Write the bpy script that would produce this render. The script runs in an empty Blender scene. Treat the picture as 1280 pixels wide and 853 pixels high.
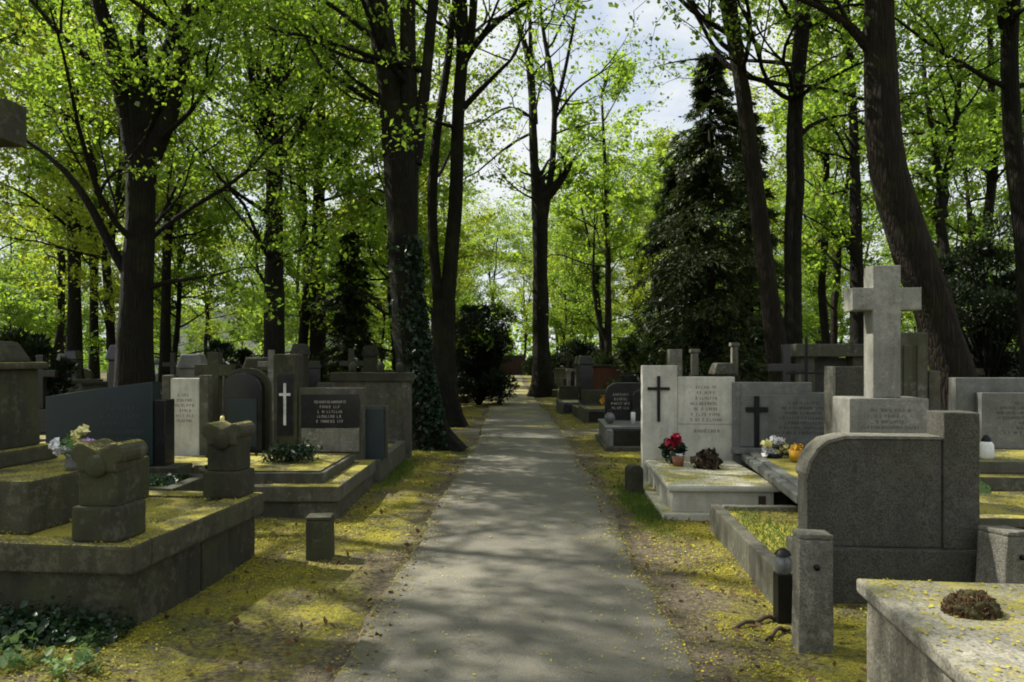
import bpy, bmesh, math, random
import numpy as np
from mathutils import Vector, Matrix, noise as mnoise

sc = bpy.context.scene
C = sc.collection
RAD = math.radians
F, HZ, CX, CH = 924.0, 451.0, 640.0, 1.55       # focal length and horizon in photo pixels, eye height in metres

# ------------------------------------------------------------------ camera
cam_d = bpy.data.cameras.new('camera')
cam = bpy.data.objects.new('camera', cam_d); C.objects.link(cam)
cam.location = (0, 0, CH); cam.rotation_euler = (RAD(90), 0, 0)
cam_d.sensor_width = 36; cam_d.lens = F / 1280 * 36
cam_d.shift_y = (HZ - 426.5) / 1280
cam_d.clip_start = 0.05; cam_d.clip_end = 2000
sc.camera = cam

# ------------------------------------------------------------------ sky and sun
SUN_EL, SUN_AZ = 48.0, -66.0                    # azimuth from +Y (ahead), negative = to the left
w = bpy.data.worlds.new('World'); sc.world = w; w.use_nodes = True
nt = w.node_tree; nt.nodes.clear()
out = nt.nodes.new('ShaderNodeOutputWorld'); bg = nt.nodes.new('ShaderNodeBackground')
sky = nt.nodes.new('ShaderNodeTexSky'); sky.sky_type = 'NISHITA'; sky.sun_disc = False
sky.sun_elevation = RAD(SUN_EL); sky.sun_rotation = RAD(SUN_AZ); sky.dust_density = 2.0
tc = nt.nodes.new('ShaderNodeTexCoord'); mp = nt.nodes.new('ShaderNodeMapping'); mp.inputs['Scale'].default_value = (1, 1, 2.2)
nz = nt.nodes.new('ShaderNodeTexNoise'); nz.inputs['Scale'].default_value = 3.2; nz.inputs['Detail'].default_value = 7; nz.inputs['Roughness'].default_value = 0.6
cr = nt.nodes.new('ShaderNodeValToRGB'); cr.color_ramp.elements[0].position = 0.24; cr.color_ramp.elements[1].position = 0.50
mx = nt.nodes.new('ShaderNodeMix'); mx.data_type = 'RGBA'
mx.inputs[7].default_value = (4.9, 5.1, 5.2, 1)
nt.links.new(tc.outputs['Generated'], mp.inputs[0]); nt.links.new(mp.outputs[0], nz.inputs['Vector'])
nt.links.new(nz.outputs['Fac'], cr.inputs[0]); nt.links.new(cr.outputs[0], mx.inputs[0])
nt.links.new(sky.outputs[0], mx.inputs[6]); nt.links.new(mx.outputs[2], bg.inputs[0])
bg.inputs[1].default_value = 0.10
nt.links.new(bg.outputs[0], out.inputs[0])
sd = bpy.data.lights.new('sun', 'SUN'); sun = bpy.data.objects.new('sun', sd); C.objects.link(sun)
sd.energy = 5.0; sd.angle = RAD(0.6); sd.color = (1.0, 0.94, 0.82)
sv = Vector((math.sin(RAD(SUN_AZ)) * math.cos(RAD(SUN_EL)), math.cos(RAD(SUN_AZ)) * math.cos(RAD(SUN_EL)), math.sin(RAD(SUN_EL))))
sun.rotation_euler = sv.to_track_quat('Z', 'Y').to_euler()
sc.view_settings.view_transform = 'Standard'; sc.view_settings.look = 'None'
sc.view_settings.exposure = 0.88; sc.view_settings.gamma = 1.0; sc.view_settings.use_curve_mapping = False
sc.cycles.max_bounces = 6; sc.cycles.diffuse_bounces = 3; sc.cycles.glossy_bounces = 2
sc.cycles.transmission_bounces = 3; sc.cycles.transparent_max_bounces = 4
sc.cycles.use_denoising = True; sc.cycles.filter_width = 1.9
sc.cycles.caustics_reflective = False; sc.cycles.caustics_refractive = False

# ------------------------------------------------------------------ helpers
def P(px, py, Y): return Vector(((px - CX) / F * Y, Y, CH - (py - HZ) * Y / F))
def G(px, py):
    Y = F * CH / (py - HZ); return Vector(((px - CX) / F * Y, Y, 0))

def tag(o, label, cat, group=None, kind=None):
    if label: o['label'] = label
    if cat: o['category'] = cat
    if group: o['group'] = group
    if kind: o['kind'] = kind
    return o

def thing(name, label, cat, loc=(0, 0, 0), rz=0.0, group=None):
    o = bpy.data.objects.new(name, None); C.objects.link(o)
    o.empty_display_size = 0.2
    o.location = loc; o.rotation_euler = (0, 0, rz)
    return tag(o, label, cat, group)

def link_mesh(name, me, mat=None, parent=None):
    if mat is not None and not me.materials: me.materials.append(mat)
    o = bpy.data.objects.new(name, me); C.objects.link(o)
    if parent is not None: o.parent = parent
    return o

def fast_mesh(name, V, Fc, smooth=False):
    """V (n,3), Fc (m,k) index array with k = 3 or 4"""
    me = bpy.data.meshes.new(name)
    V = np.asarray(V, np.float32); Fc = np.asarray(Fc, np.int32); m, k = Fc.shape
    me.vertices.add(len(V)); me.vertices.foreach_set('co', V.ravel())
    me.loops.add(m * k); me.loops.foreach_set('vertex_index', Fc.ravel())
    me.polygons.add(m); me.polygons.foreach_set('loop_start', np.arange(0, m * k, k, dtype=np.int32))
    me.polygons.foreach_set('loop_total', np.full(m, k, np.int32))
    if smooth: me.polygons.foreach_set('use_smooth', np.ones(m, bool))
    me.update(calc_edges=True); me.validate()
    return me

def bm_done(bm, name, mat, parent, smooth=False):
    me = bpy.data.meshes.new(name); bmesh.ops.recalc_face_normals(bm, faces=bm.faces)
    bm.to_mesh(me); bm.free()
    if smooth:
        for p in me.polygons: p.use_smooth = True
    return link_mesh(name, me, mat, parent)

def bm_box(bm, x0, x1, y0, y1, z0, z1, bev=0.008, taper=0.0, jit=0.0, rng=random):
    r = bmesh.ops.create_cube(bm, size=1.0)
    vs = r['verts']
    for v in vs:
        t = taper if v.co.z > 0 else 0
        x = x0 + (v.co.x + .5) * (x1 - x0); y = y0 + (v.co.y + .5) * (y1 - y0); z = z0 + (v.co.z + .5) * (z1 - z0)
        cx, cy = (x0 + x1) / 2, (y0 + y1) / 2
        v.co = Vector((cx + (x - cx) * (1 - t) + rng.uniform(-jit, jit), cy + (y - cy) * (1 - t) + rng.uniform(-jit, jit), z))
    if bev > 0:
        es = {e for v in vs for e in v.link_edges}
        bmesh.ops.bevel(bm, geom=list(es), offset=min(bev, .45 * min(abs(x1 - x0), abs(y1 - y0), abs(z1 - z0))), segments=2, affect='EDGES', profile=0.6)

def box(parent, name, x0, x1, y0, y1, z0, z1, mat, bev=0.008, taper=0.0):
    bm = bmesh.new(); bm_box(bm, x0, x1, y0, y1, z0, z1, bev, taper)
    weather(bm, mat, parent)
    return bm_done(bm, name, mat, parent)

WORN = {'mossy_sandstone': .0035, 'mossy_slab': .004, 'grey_concrete': .004, 'grey_concrete_top': .004, 'weathered_concrete': .006, 'rough_tomb_concrete': .006, 'tomb_slab_concrete': .005, 'dark_rough_stone': .004, 'pale_terrazzo': .0012, 'pale_terrazzo_top': .0015, 'pale_granite': .0015}
def weather(bm, mat, parent):
    """uneven faces and nibbled edges on old stone near the viewer"""
    amp = WORN.get(mat.name, 0) if parent is not None else 0
    root = parent
    while root is not None and root.parent is not None: root = root.parent
    if not amp or root.location.y > 10.5: return
    for _ in range(2):
        es = [e for e in bm.edges if e.calc_length() > .10]
        if es and len(bm.verts) < 2500: bmesh.ops.subdivide_edges(bm, edges=es, cuts=3 if _ == 0 else 1, use_grid_fill=True)
    off = Vector((root.location.x * 3.1, root.location.y * 1.7, 0))
    for v in bm.verts:
        p = v.co + off
        v.co += Vector((mnoise.noise(p * 5), mnoise.noise(p * 5 + Vector((7, 3, 1))), mnoise.noise(p * 5 + Vector((1, 9, 4))))) * amp
        k = mnoise.noise(p * 23); v.co += Vector((k, mnoise.noise(p * 23 + Vector((5, 5, 5))), k)) * amp * .55

def boxes(parent, name, lst, mat, bev=0.008):
    bm = bmesh.new()
    for b in lst: bm_box(bm, *b, bev=bev)
    return bm_done(bm, name, mat, parent)

def prism(parent, name, pts, y0, y1, mat, bev=0.008):
    """outline pts in (x, z), extruded from y0 to y1"""
    bm = bmesh.new()
    a = [bm.verts.new((x, y0, z)) for x, z in pts]; b = [bm.verts.new((x, y1, z)) for x, z in pts]
    n = len(pts); fs = [bm.faces.new(a), bm.faces.new(b[::-1])]
    for i in range(n): bm.faces.new((a[i], b[i], b[(i + 1) % n], a[(i + 1) % n]))
    bmesh.ops.recalc_face_normals(bm, faces=bm.faces)
    if bev:
        es = [e for f in fs for e in f.edges]
        bmesh.ops.bevel(bm, geom=es, offset=bev, segments=2, affect='EDGES', profile=.6)
    return bm_done(bm, name, mat, parent)

def lathe(parent, name, prof, mat, loc=(0, 0, 0), n=14, smooth=True):
    """prof list of (r, z)"""
    V = []; Fc = []
    for r, z in prof:
        for k in range(n):
            a = 2 * math.pi * k / n; V.append((loc[0] + r * math.cos(a), loc[1] + r * math.sin(a), loc[2] + z))
    for i in range(len(prof) - 1):
        for k in range(n):
            Fc.append((i * n + k, i * n + (k + 1) % n, (i + 1) * n + (k + 1) % n, (i + 1) * n + k))
    return link_mesh(name, fast_mesh(name, V, Fc, smooth), mat, parent)

def cross_pts(cx, z0, h, span, t, arm_z, arm_t=None):
    at = arm_t or t; a, b = t / 2, span / 2
    return [(cx - a, z0), (cx + a, z0), (cx + a, arm_z - at / 2), (cx + b, arm_z - at / 2), (cx + b, arm_z + at / 2), (cx + a, arm_z + at / 2),
            (cx + a, z0 + h), (cx - a, z0 + h), (cx - a, arm_z + at / 2), (cx - b, arm_z + at / 2), (cx - b, arm_z - at / 2), (cx - a, arm_z - at / 2)]

def round_pts(x0, x1, z0, z1, r, right=True, left=True, n=7):
    p = [(x0, z0), (x1, z0)]
    if right: p += [(x1 - r + r * math.cos(a), z1 - r + r * math.sin(a)) for a in np.linspace(0, math.pi / 2, n)]
    else: p.append((x1, z1))
    if left: p += [(x0 + r + r * math.cos(a), z1 - r + r * math.sin(a)) for a in np.linspace(math.pi / 2, math.pi, n)]
    else: p.append((x0, z1))
    return p

def inscription(parent, x0, x1, z0, z1, y, mat, rows=6, seed=1, name='inscription', depth=.003):
    """unreadable rows of letter-like strokes cut on a face looking to -Y"""
    rng = random.Random(seed); V = []; Fc = []
    rh = (z1 - z0) / rows; ch = rh * .55
    def q(a, b, c, d):
        i = len(V); V.extend([(a, y, c), (b, y, c), (b, y, d), (a, y, d)]); Fc.append((i, i + 1, i + 2, i + 3))
    for r in range(rows):
        zz = z1 - (r + 1) * rh; wd = (x1 - x0) * rng.uniform(.45, .98); x = (x0 + x1) / 2 - wd / 2; end = x + wd
        while x < end:
            cw = ch * rng.uniform(.45, .8); s = ch * .16
            k = rng.randrange(5)
            q(x, x + s, zz, zz + ch)
            if k in (0, 1): q(x + cw - s, x + cw, zz, zz + ch)
            if k in (1, 2, 3): q(x + s, x + cw - s, zz + ch - s, zz + ch)
            if k in (2, 4): q(x + s, x + cw - s, zz, zz + s)
            if k in (0, 2, 3): q(x + s, x + cw - s, zz + ch * .42, zz + ch * .42 + s)
            x += cw + ch * .28
            if rng.random() < .16: x += ch * .7
    o = link_mesh(name, fast_mesh(name, V, Fc), mat, parent); o['kind'] = 'stuff'; return o

# ------------------------------------------------------------------ materials
def new_mat(name):
    m = bpy.data.materials.new(name); m.use_nodes = True
    n = m.node_tree; n.nodes.clear()
    return m, n, n.nodes.new('ShaderNodeOutputMaterial')
def N(nt, t, **kw):
    n = nt.nodes.new(t)
    for k, v in kw.items():
        if k in n.inputs: n.inputs[k].default_value = v
        else: setattr(n, k, v)
    return n
def noise(nt, vec, scale, detail=4, rough=.55):
    n = N(nt, 'ShaderNodeTexNoise', Scale=scale, Detail=detail, Roughness=rough); nt.links.new(vec, n.inputs['Vector']); return n.outputs['Fac']
def ramp(nt, fac, stops):
    r = nt.nodes.new('ShaderNodeValToRGB'); e = r.color_ramp.elements
    while len(e) < len(stops): e.new(.5)
    for i, (p, c) in enumerate(stops):
        e[i].position = p; e[i].color = (c, c, c, 1) if not hasattr(c, '__len__') else (*c, 1)
    nt.links.new(fac, r.inputs[0]); return r.outputs[0]
def mixc(nt, fac, a, b, mode='MIX'):
    m = nt.nodes.new('ShaderNodeMix'); m.data_type = 'RGBA'; m.blend_type = mode
    for i, v in ((0, fac), (6, a), (7, b)):
        if hasattr(v, 'node'): nt.links.new(v, m.inputs[i])
        else: m.inputs[i].default_value = v if i == 0 else (*v, 1)
    return m.outputs[2]
def math_(nt, op, a, b=0.0, clamp=False):
    m = nt.nodes.new('ShaderNodeMath'); m.operation = op; m.use_clamp = clamp
    for i, v in ((0, a), (1, b)):
        if hasattr(v, 'node'): nt.links.new(v, m.inputs[i])
        else: m.inputs[i].default_value = v
    return m.outputs[0]
def bump(nt, h, strength, dist):
    b = N(nt, 'ShaderNodeBump', Strength=strength, Distance=dist); nt.links.new(h, b.inputs['Height']); return b.outputs[0]
def scaled(nt, vec, s):
    m = nt.nodes.new('ShaderNodeMapping'); m.inputs['Scale'].default_value = s; nt.links.new(vec, m.inputs[0]); return m.outputs[0]

LITTER = (.37, .325, .045)
def stone(name, col, rough=.75, speck=.25, dirt=.5, moss=.25, litter=0.0, bumpy=.5, mosscol=(.050, .058, .016), speckscale=160, streak=.5, lichen=0.0):
    m, n, out = new_mat(name)
    geo = N(n, 'ShaderNodeNewGeometry'); pos = geo.outputs['Position']
    dark = tuple(c * .42 for c in col); light = tuple(min(1, c * 1.25) for c in col)
    big = noise(n, pos, 3.1, 6, .65)
    c = mixc(n, ramp(n, big, [(.3, 0), (.72, 1)]), tuple(x * .8 for x in col), light)
    sp = noise(n, pos, speckscale, 1, .5)
    c = mixc(n, math_(n, 'MULTIPLY', ramp(n, sp, [(.36, 1), (.5, 0)]), speck), c, dark)
    c = mixc(n, math_(n, 'MULTIPLY', ramp(n, sp, [(.55, 0), (.66, 1)]), speck * .7), c, tuple(min(1, x * 1.7) for x in col))
    st = noise(n, scaled(n, pos, (9, 9, .9)), 1.0, 5, .6)
    c = mixc(n, math_(n, 'MULTIPLY', ramp(n, st, [(.45, 0), (.7, 1)]), streak), c, tuple(x * .3 for x in col))
    dn = noise(n, pos, 7.5, 6, .7)
    c = mixc(n, math_(n, 'MULTIPLY', ramp(n, dn, [(.5, 0), (.68, 1)]), dirt), c, (.03, .028, .02))
    mn = noise(n, pos, 2.3, 7, .72)
    c = mixc(n, math_(n, 'MULTIPLY', ramp(n, mn, [(.42, 0), (.62, 1)]), moss), c, mosscol)
    if lichen > 0:
        ln = noise(n, pos, 16, 5, .75); lb = noise(n, pos, 1.9, 4, .6)
        lz = math_(n, 'ADD', ln, math_(n, 'MULTIPLY', math_(n, 'SUBTRACT', lb, .5), .7))
        c = mixc(n, math_(n, 'MULTIPLY', ramp(n, lz, [(.56, 0), (.66, 1)]), lichen), c, tuple(min(.6, x * 2.1 + .03) for x in col))
        sn = noise(n, pos, 1.3, 6, .7)
        c = mixc(n, math_(n, 'MULTIPLY', ramp(n, sn, [(.5, 0), (.62, 1)]), lichen), c, tuple(x * .25 for x in col))
    if litter > 0:
        sx = nt_sep(n, geo.outputs['Normal'])
        up = ramp(n, sx, [(.75, 0), (.9, 1)])
        l1 = noise(n, pos, 55, 3, .7); l2 = noise(n, pos, 2.6, 4, .6)
        lm = math_(n, 'ADD', l1, math_(n, 'MULTIPLY', math_(n, 'SUBTRACT', l2, .5), .9))
        lo = .62 - .34 * litter
        lf = math_(n, 'MULTIPLY', ramp(n, lm, [(lo, 0), (lo + .12, 1)]), up)
        lc = mixc(n, ramp(n, noise(n, pos, 90, 2, .6), [(.3, 0), (.7, 1)]), tuple(x * .55 for x in LITTER), LITTER)
        c = mixc(n, lf, c, lc)
    b = N(n, 'ShaderNodeBsdfPrincipled'); n.links.new(c, b.inputs['Base Color'])
    n.links.new(ramp(n, big, [(.2, rough - .1), (.8, min(1, rough + .12))]), b.inputs['Roughness'])
    h = math_(n, 'ADD', math_(n, 'MULTIPLY', sp, .4), dn)
    n.links.new(bump(n, h, bumpy, .01), b.inputs['Normal'])
    n.links.new(b.outputs[0], out.inputs[0]); return m
def nt_sep(n, v):
    s = n.nodes.new('ShaderNodeSeparateXYZ'); n.links.new(v, s.inputs[0]); return s.outputs[2]

def plain(name, col, rough=.6, metal=0.0, bumpy=.0, var=.35, scale=20):
    m, n, out = new_mat(name); geo = N(n, 'ShaderNodeNewGeometry'); pos = geo.outputs['Position']
    b = N(n, 'ShaderNodeBsdfPrincipled', Roughness=rough, Metallic=metal)
    f = noise(n, pos, scale, 4, .6)
    n.links.new(mixc(n, ramp(n, f, [(.3, 0), (.7, 1)]), tuple(c * (1 - var) for c in col), tuple(min(1, c * (1 + var * .6)) for c in col)), b.inputs['Base Color'])
    if bumpy: n.links.new(bump(n, f, bumpy, .01), b.inputs['Normal'])
    n.links.new(b.outputs[0], out.inputs[0]); return m

def leaf_mat(name, c1, c2, trans=.5, tc=None, rough=.5):
    m, n, out = new_mat(name); geo = N(n, 'ShaderNodeNewGeometry'); oi = N(n, 'ShaderNodeObjectInfo')
    r = math_(n, 'ADD', math_(n, 'MULTIPLY', geo.outputs['Random Per Island'], .7), math_(n, 'MULTIPLY', oi.outputs['Random'], .3))
    col = mixc(n, r, c1, c2)
    d = N(n, 'ShaderNodeBsdfPrincipled', Roughness=rough); n.links.new(col, d.inputs['Base Color'])
    d.inputs['Specular IOR Level'].default_value = .3
    t = N(n, 'ShaderNodeBsdfTranslucent')
    k = tc or (2.45, 2.2, 1.3)
    n.links.new(mixc(n, 1.0, col, k, 'MULTIPLY'), t.inputs['Color'])
    mx = N(n, 'ShaderNodeMixShader'); mx.inputs[0].default_value = trans
    n.links.new(d.outputs[0], mx.inputs[1]); n.links.new(t.outputs[0], mx.inputs[2]); n.links.new(mx.outputs[0], out.inputs[0]); return m

def bark_mat(name, col, moss=.2):
    m, n, out = new_mat(name); geo = N(n, 'ShaderNodeNewGeometry'); pos = geo.outputs['Position']
    v = scaled(n, pos, (34, 34, 4.0)); f = noise(n, v, 1.0, 5, .65)
    vo = N(n, 'ShaderNodeTexVoronoi', Scale=1.0); vo.feature = 'DISTANCE_TO_EDGE'; n.links.new(scaled(n, pos, (24, 24, 2.6)), vo.inputs['Vector'])
    cr_ = ramp(n, vo.outputs['Distance'], [(0, .35), (.3, 1)])
    c = mixc(n, ramp(n, f, [(.3, 0), (.7, 1)]), tuple(x * .55 for x in col), tuple(x * 1.35 for x in col))
    c = mixc(n, cr_, tuple(x * .45 for x in col), c)
    mn = noise(n, pos, 1.4, 6, .7)
    c = mixc(n, math_(n, 'MULTIPLY', ramp(n, mn, [(.48, 0), (.66, 1)]), moss), c, (.05, .062, .018))
    b = N(n, 'ShaderNodeBsdfPrincipled', Roughness=.92); n.links.new(c, b.inputs['Base Color'])
    b.inputs['Specular IOR Level'].default_value = .2
    n.links.new(bump(n, math_(n, 'ADD', cr_, f), 1.0, .06), b.inputs['Normal'])
    n.links.new(b.outputs[0], out.inputs[0]); return m

M = {}
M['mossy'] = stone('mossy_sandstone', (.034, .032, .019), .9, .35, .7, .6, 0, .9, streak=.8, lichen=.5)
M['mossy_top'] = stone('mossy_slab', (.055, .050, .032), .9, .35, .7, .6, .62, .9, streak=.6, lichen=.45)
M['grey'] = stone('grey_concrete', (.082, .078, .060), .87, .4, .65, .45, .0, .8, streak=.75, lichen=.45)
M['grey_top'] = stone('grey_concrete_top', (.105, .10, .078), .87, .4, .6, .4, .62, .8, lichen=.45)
M['white'] = stone('pale_terrazzo', (.50, .485, .42), .65, .25, .2, .08, 0, .2, streak=.35, lichen=.12)
M['white_top'] = stone('pale_terrazzo_top', (.52, .505, .44), .65, .25, .2, .06, .5, .2, streak=.1, lichen=.1)
M['granite'] = stone('grey_granite', (.145, .15, .142), .55, .6, .25, .1, 0, .25, speckscale=200, streak=.4, lichen=.2)
M['cross'] = stone('pale_granite', (.215, .213, .19), .65, .55, .25, .1, 0, .3, speckscale=170, streak=.5, lichen=.25)
M['dark_rough'] = stone('dark_rough_stone', (.062, .060, .050), .9, .8, .4, .2, 0, 1.0, speckscale=85, streak=.35, lichen=.16)
M['post'] = stone('weathered_concrete', (.19, .18, .148), .88, .6, .45, .2, 0, 1.0, speckscale=90, streak=.5, lichen=.5)
M['tomb'] = stone('rough_tomb_concrete', (.22, .205, .165), .88, .6, .4, .15, 0, 1.0, speckscale=75, streak=.75, lichen=.4)
M['tomb_top'] = stone('tomb_slab_concrete', (.24, .228, .185), .88, .5, .4, .12, .34, .8, speckscale=75, streak=.1, lichen=.35)
M['black'] = stone('black_granite', (.012, .012, .013), .22, .2, .0, 0, 0, .03, streak=.0)
M['teal'] = stone('dark_teal_granite', (.007, .020, .023), .42, .25, .05, .03, 0, .03, streak=.05)
M['red'] = stone('red_brown_stone', (.12, .042, .024), .75, .4, .4, .1, 0, .3)
M['brick'] = stone('brick_red', (.055, .024, .017), .85, .4, .5, .3, 0, .3)
M['plaster'] = plain('pale_plaster', (.62, .63, .64), .9, var=.1, scale=2)
M['roof_pink'] = plain('pink_roof_tiles', (.42, .22, .22), .85, var=.15, scale=8)
M['roof_grey'] = plain('grey_roof_tiles', (.30, .31, .33), .85, var=.15, scale=8)
M['glass'] = plain('dark_window_glass', (.05, .06, .075), .12, var=.2, scale=3)
M['iron'] = plain('black_iron', (.012, .012, .012), .5, .6)
M['engrave'] = plain('engraved_letters', (.17, .165, .14), .9)
M['engrave_mid'] = plain('engraved_letters_mid', (.12, .118, .105), .9)
M['engrave_dark'] = plain('engraved_letters_dark', (.06, .062, .062), .9)
M['letter_pale'] = plain('pale_letters', (.35, .33, .27), .7)
M['letter_white'] = plain('white_letters', (.55, .55, .52), .7)
M['candle'] = plain('white_glass_candle', (.72, .72, .68), .3, var=.1)
M['lamp_glass'] = plain('grey_lamp_glass', (.13, .14, .14), .12, var=.3)
M['fl_white'] = plain('white_petals', (.80, .80, .82), .6, var=.08)
M['fl_yellow'] = plain('pale_yellow_petals', (.72, .68, .30), .6, var=.15)
M['fl_purple'] = plain('lilac_petals', (.50, .30, .56), .6, var=.2)
M['fl_red'] = plain('crimson_petals', (.42, .012, .045), .6, var=.3)
M['fl_orange'] = plain('orange_yellow_pot', (.62, .33, .02), .6, var=.2)
M['twig_brown'] = plain('dried_twigs', (.055, .035, .02), .9, var=.4)
M['terracotta'] = plain('terracotta_pot', (.20, .085, .045), .85, var=.2)
M['mosscl'] = plain('moss', (.045, .040, .012), 1.0, bumpy=.8, var=.6, scale=60)
M['bark'] = bark_mat('dark_bark', (.017, .0145, .0115), .35)
M['bark2'] = bark_mat('brown_bark', (.026, .020, .014), .3)
M['leaf'] = leaf_mat('spring_leaves', (.062, .130, .018), (.158, .245, .036), .6)
M['leaf_y'] = leaf_mat('yellow_green_leaves', (.10, .17, .022), (.215, .275, .04), .6)
M['leaf_dark'] = leaf_mat('conifer_needles', (.016, .028, .009), (.052, .074, .018), .25, (1.2, 1.3, .7))
M['leaf_yew'] = leaf_mat('yew_needles', (.008, .016, .008), (.026, .040, .014), .2, (1.2, 1.3, .7))
M['leaf_ivy'] = leaf_mat('ivy_leaves', (.010, .026, .014), (.026, .052, .024), .25, (1.2, 1.3, .7), .35)
M['leaf_plant'] = leaf_mat('ground_plant_leaves', (.06, .13, .045), (.16, .25, .10), .35)
M['grass'] = leaf_mat('short_grass', (.04, .085, .012), (.10, .15, .025), .35)
M['flake'] = leaf_mat('fallen_blossom', (.18, .165, .02), (.62, .55, .05), .25, (1.1, 1.1, .8), .8)
M['deadleaf'] = leaf_mat('dead_leaves', (.06, .035, .018), (.15, .09, .04), .2, (1.2, 1.1, .8), .8)

# ------------------------------------------------------------------ ground, paths
CEN = [(-30, 0), (0, 0.0), (3.6, .025), (9, .12), (15, .22), (22, .16), (35, .02), (49, -.13), (75, -.03), (90, 0)]
PW = 1.79
def cen(Y): return float(np.interp(Y, [a for a, b in CEN], [b for a, b in CEN]))

def ground_mat():
    m, n, out = new_mat('cemetery_soil'); geo = N(n, 'ShaderNodeNewGeometry'); pos = geo.outputs['Position']
    a = noise(n, pos, 1.25, 7, .72); b = noise(n, pos, 26, 4, .7); c_ = noise(n, pos, 75, 2, .6)
    soil = mixc(n, ramp(n, b, [(.3, 0), (.7, 1)]), (.050, .040, .026), (.165, .140, .100))
    s = nt_sep_x(n, pos); ax = math_(n, 'ABSOLUTE', math_(n, 'SUBTRACT', s, .1))
    # more fallen blossom away from the trodden edge of the path
    edge = ramp(n, math_(n, 'MULTIPLY', ax, .25), [(.215, 0), (.30, 1)])
    lm = math_(n, 'ADD', math_(n, 'MULTIPLY', b, .45), math_(n, 'MULTIPLY', a, .8))
    lm = math_(n, 'ADD', lm, math_(n, 'MULTIPLY', edge, .16))
    lf = math_(n, 'MULTIPLY', ramp(n, lm, [(.70, 0), (.84, .9)]), ramp(n, math_(n, 'MULTIPLY', ax, .05), [(.22, 1), (.42, .25)]))
    lit = mixc(n, ramp(n, c_, [(.3, 0), (.7, 1)]), (.10, .092, .018), (.36, .325, .03))
    lit = mixc(n, ramp(n, noise(n, pos, 3.3, 5, .7), [(.45, 0), (.65, .75)]), lit, (.10, .11, .022))
    g2 = noise(n, pos, .55, 5, .6)
    gr = mixc(n, ramp(n, c_, [(.3, 0), (.7, 1)]), (.03, .05, .012), (.07, .10, .02))
    col = mixc(n, ramp(n, g2, [(.52, 0), (.66, .8)]), soil, gr)
    col = mixc(n, lf, col, lit)
    bs = N(n, 'ShaderNodeBsdfPrincipled', Roughness=.95); n.links.new(col, bs.inputs['Base Color'])
    bs.inputs['Specular IOR Level'].default_value = .15
    n.links.new(bump(n, math_(n, 'ADD', b, math_(n, 'MULTIPLY', c_, .5)), .8, .03), bs.inputs['Normal'])
    n.links.new(bs.outputs[0], out.inputs[0]); return m
def nt_sep_x(n, v):
    s = n.nodes.new('ShaderNodeSeparateXYZ'); n.links.new(v, s.inputs[0]); return s.outputs[0]

def asphalt_mat():
    m, n, out = new_mat('worn_asphalt'); geo = N(n, 'ShaderNodeNewGeometry'); pos = geo.outputs['Position']
    a = noise(n, pos, 1.3, 6, .65); f = noise(n, pos, 120, 2, .6); g = noise(n, pos, 5, 5, .65)
    c = mixc(n, ramp(n, a, [(.3, 0), (.7, 1)]), (.105, .100, .078), (.165, .157, .122))
    c = mixc(n, math_(n, 'MULTIPLY', ramp(n, f, [(.35, 1), (.5, 0)]), .55), c, (.055, .054, .05))
    c = mixc(n, math_(n, 'MULTIPLY', ramp(n, f, [(.58, 0), (.7, 1)]), .5), c, (.24, .235, .20))
    c = mixc(n, math_(n, 'MULTIPLY', ramp(n, g, [(.5, 0), (.68, 1)]), .5), c, (.15, .135, .09))
    # hairline cracks
    vo = N(n, 'ShaderNodeTexVoronoi', Scale=.55); vo.feature = 'DISTANCE_TO_EDGE'
    wv = n.nodes.new('ShaderNodeVectorMath'); wv.operation = 'ADD'
    nn = N(n, 'ShaderNodeTexNoise', Scale=2.5, Detail=4); n.links.new(pos, nn.inputs['Vector'])
    n.links.new(pos, wv.inputs[0]); n.links.new(nn.outputs['Color'], wv.inputs[1]); n.links.new(wv.outputs[0], vo.inputs['Vector'])
    ck = ramp(n, vo.outputs['Distance'], [(0, 1), (.006, 0)])
    c = mixc(n, math_(n, 'MULTIPLY', ck, .5), c, (.05, .048, .04))
    # fallen blossom trodden on the path, thicker far off where it drifted
    l1 = noise(n, scaled(n, pos, (1, 1, 1)), .45, 5, .65); l2 = noise(n, pos, 45, 3, .7)
    sy = n.nodes.new('ShaderNodeSeparateXYZ'); n.links.new(pos, sy.inputs[0])
    far = ramp(n, math_(n, 'MULTIPLY', sy.outputs[1], .0125), [(.12, 0), (.42, 1)])
    lf = math_(n, 'ADD', math_(n, 'MULTIPLY', l1, .8), math_(n, 'MULTIPLY', l2, .3))
    lf = math_(n, 'ADD', lf, math_(n, 'MULTIPLY', far, .16))
    lf = ramp(n, lf, [(.64, 0), (.80, .85)])
    c = mixc(n, lf, c, (.40, .35, .06))
    ax_ = math_(n, 'ABSOLUTE', math_(n, 'SUBTRACT', sy.outputs[0], .08))
    ed = math_(n, 'ADD', ax_, math_(n, 'MULTIPLY', math_(n, 'SUBTRACT', g, .5), .9))
    c = mixc(n, ramp(n, ed, [(.76, 0), (1.02, .8)]), c, (.105, .088, .05))
    pt = noise(n, pos, .6, 3, .5)
    c = mixc(n, ramp(n, pt, [(.50, 0), (.53, .28)]), c, (.075, .073, .062))
    bs = N(n, 'ShaderNodeBsdfPrincipled', Roughness=.88); n.links.new(c, bs.inputs['Base Color'])
    n.links.new(bump(n, math_(n, 'ADD', f, g), .45, .012), bs.inputs['Normal'])
    n.links.new(bs.outputs[0], out.inputs[0]); return m

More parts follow.
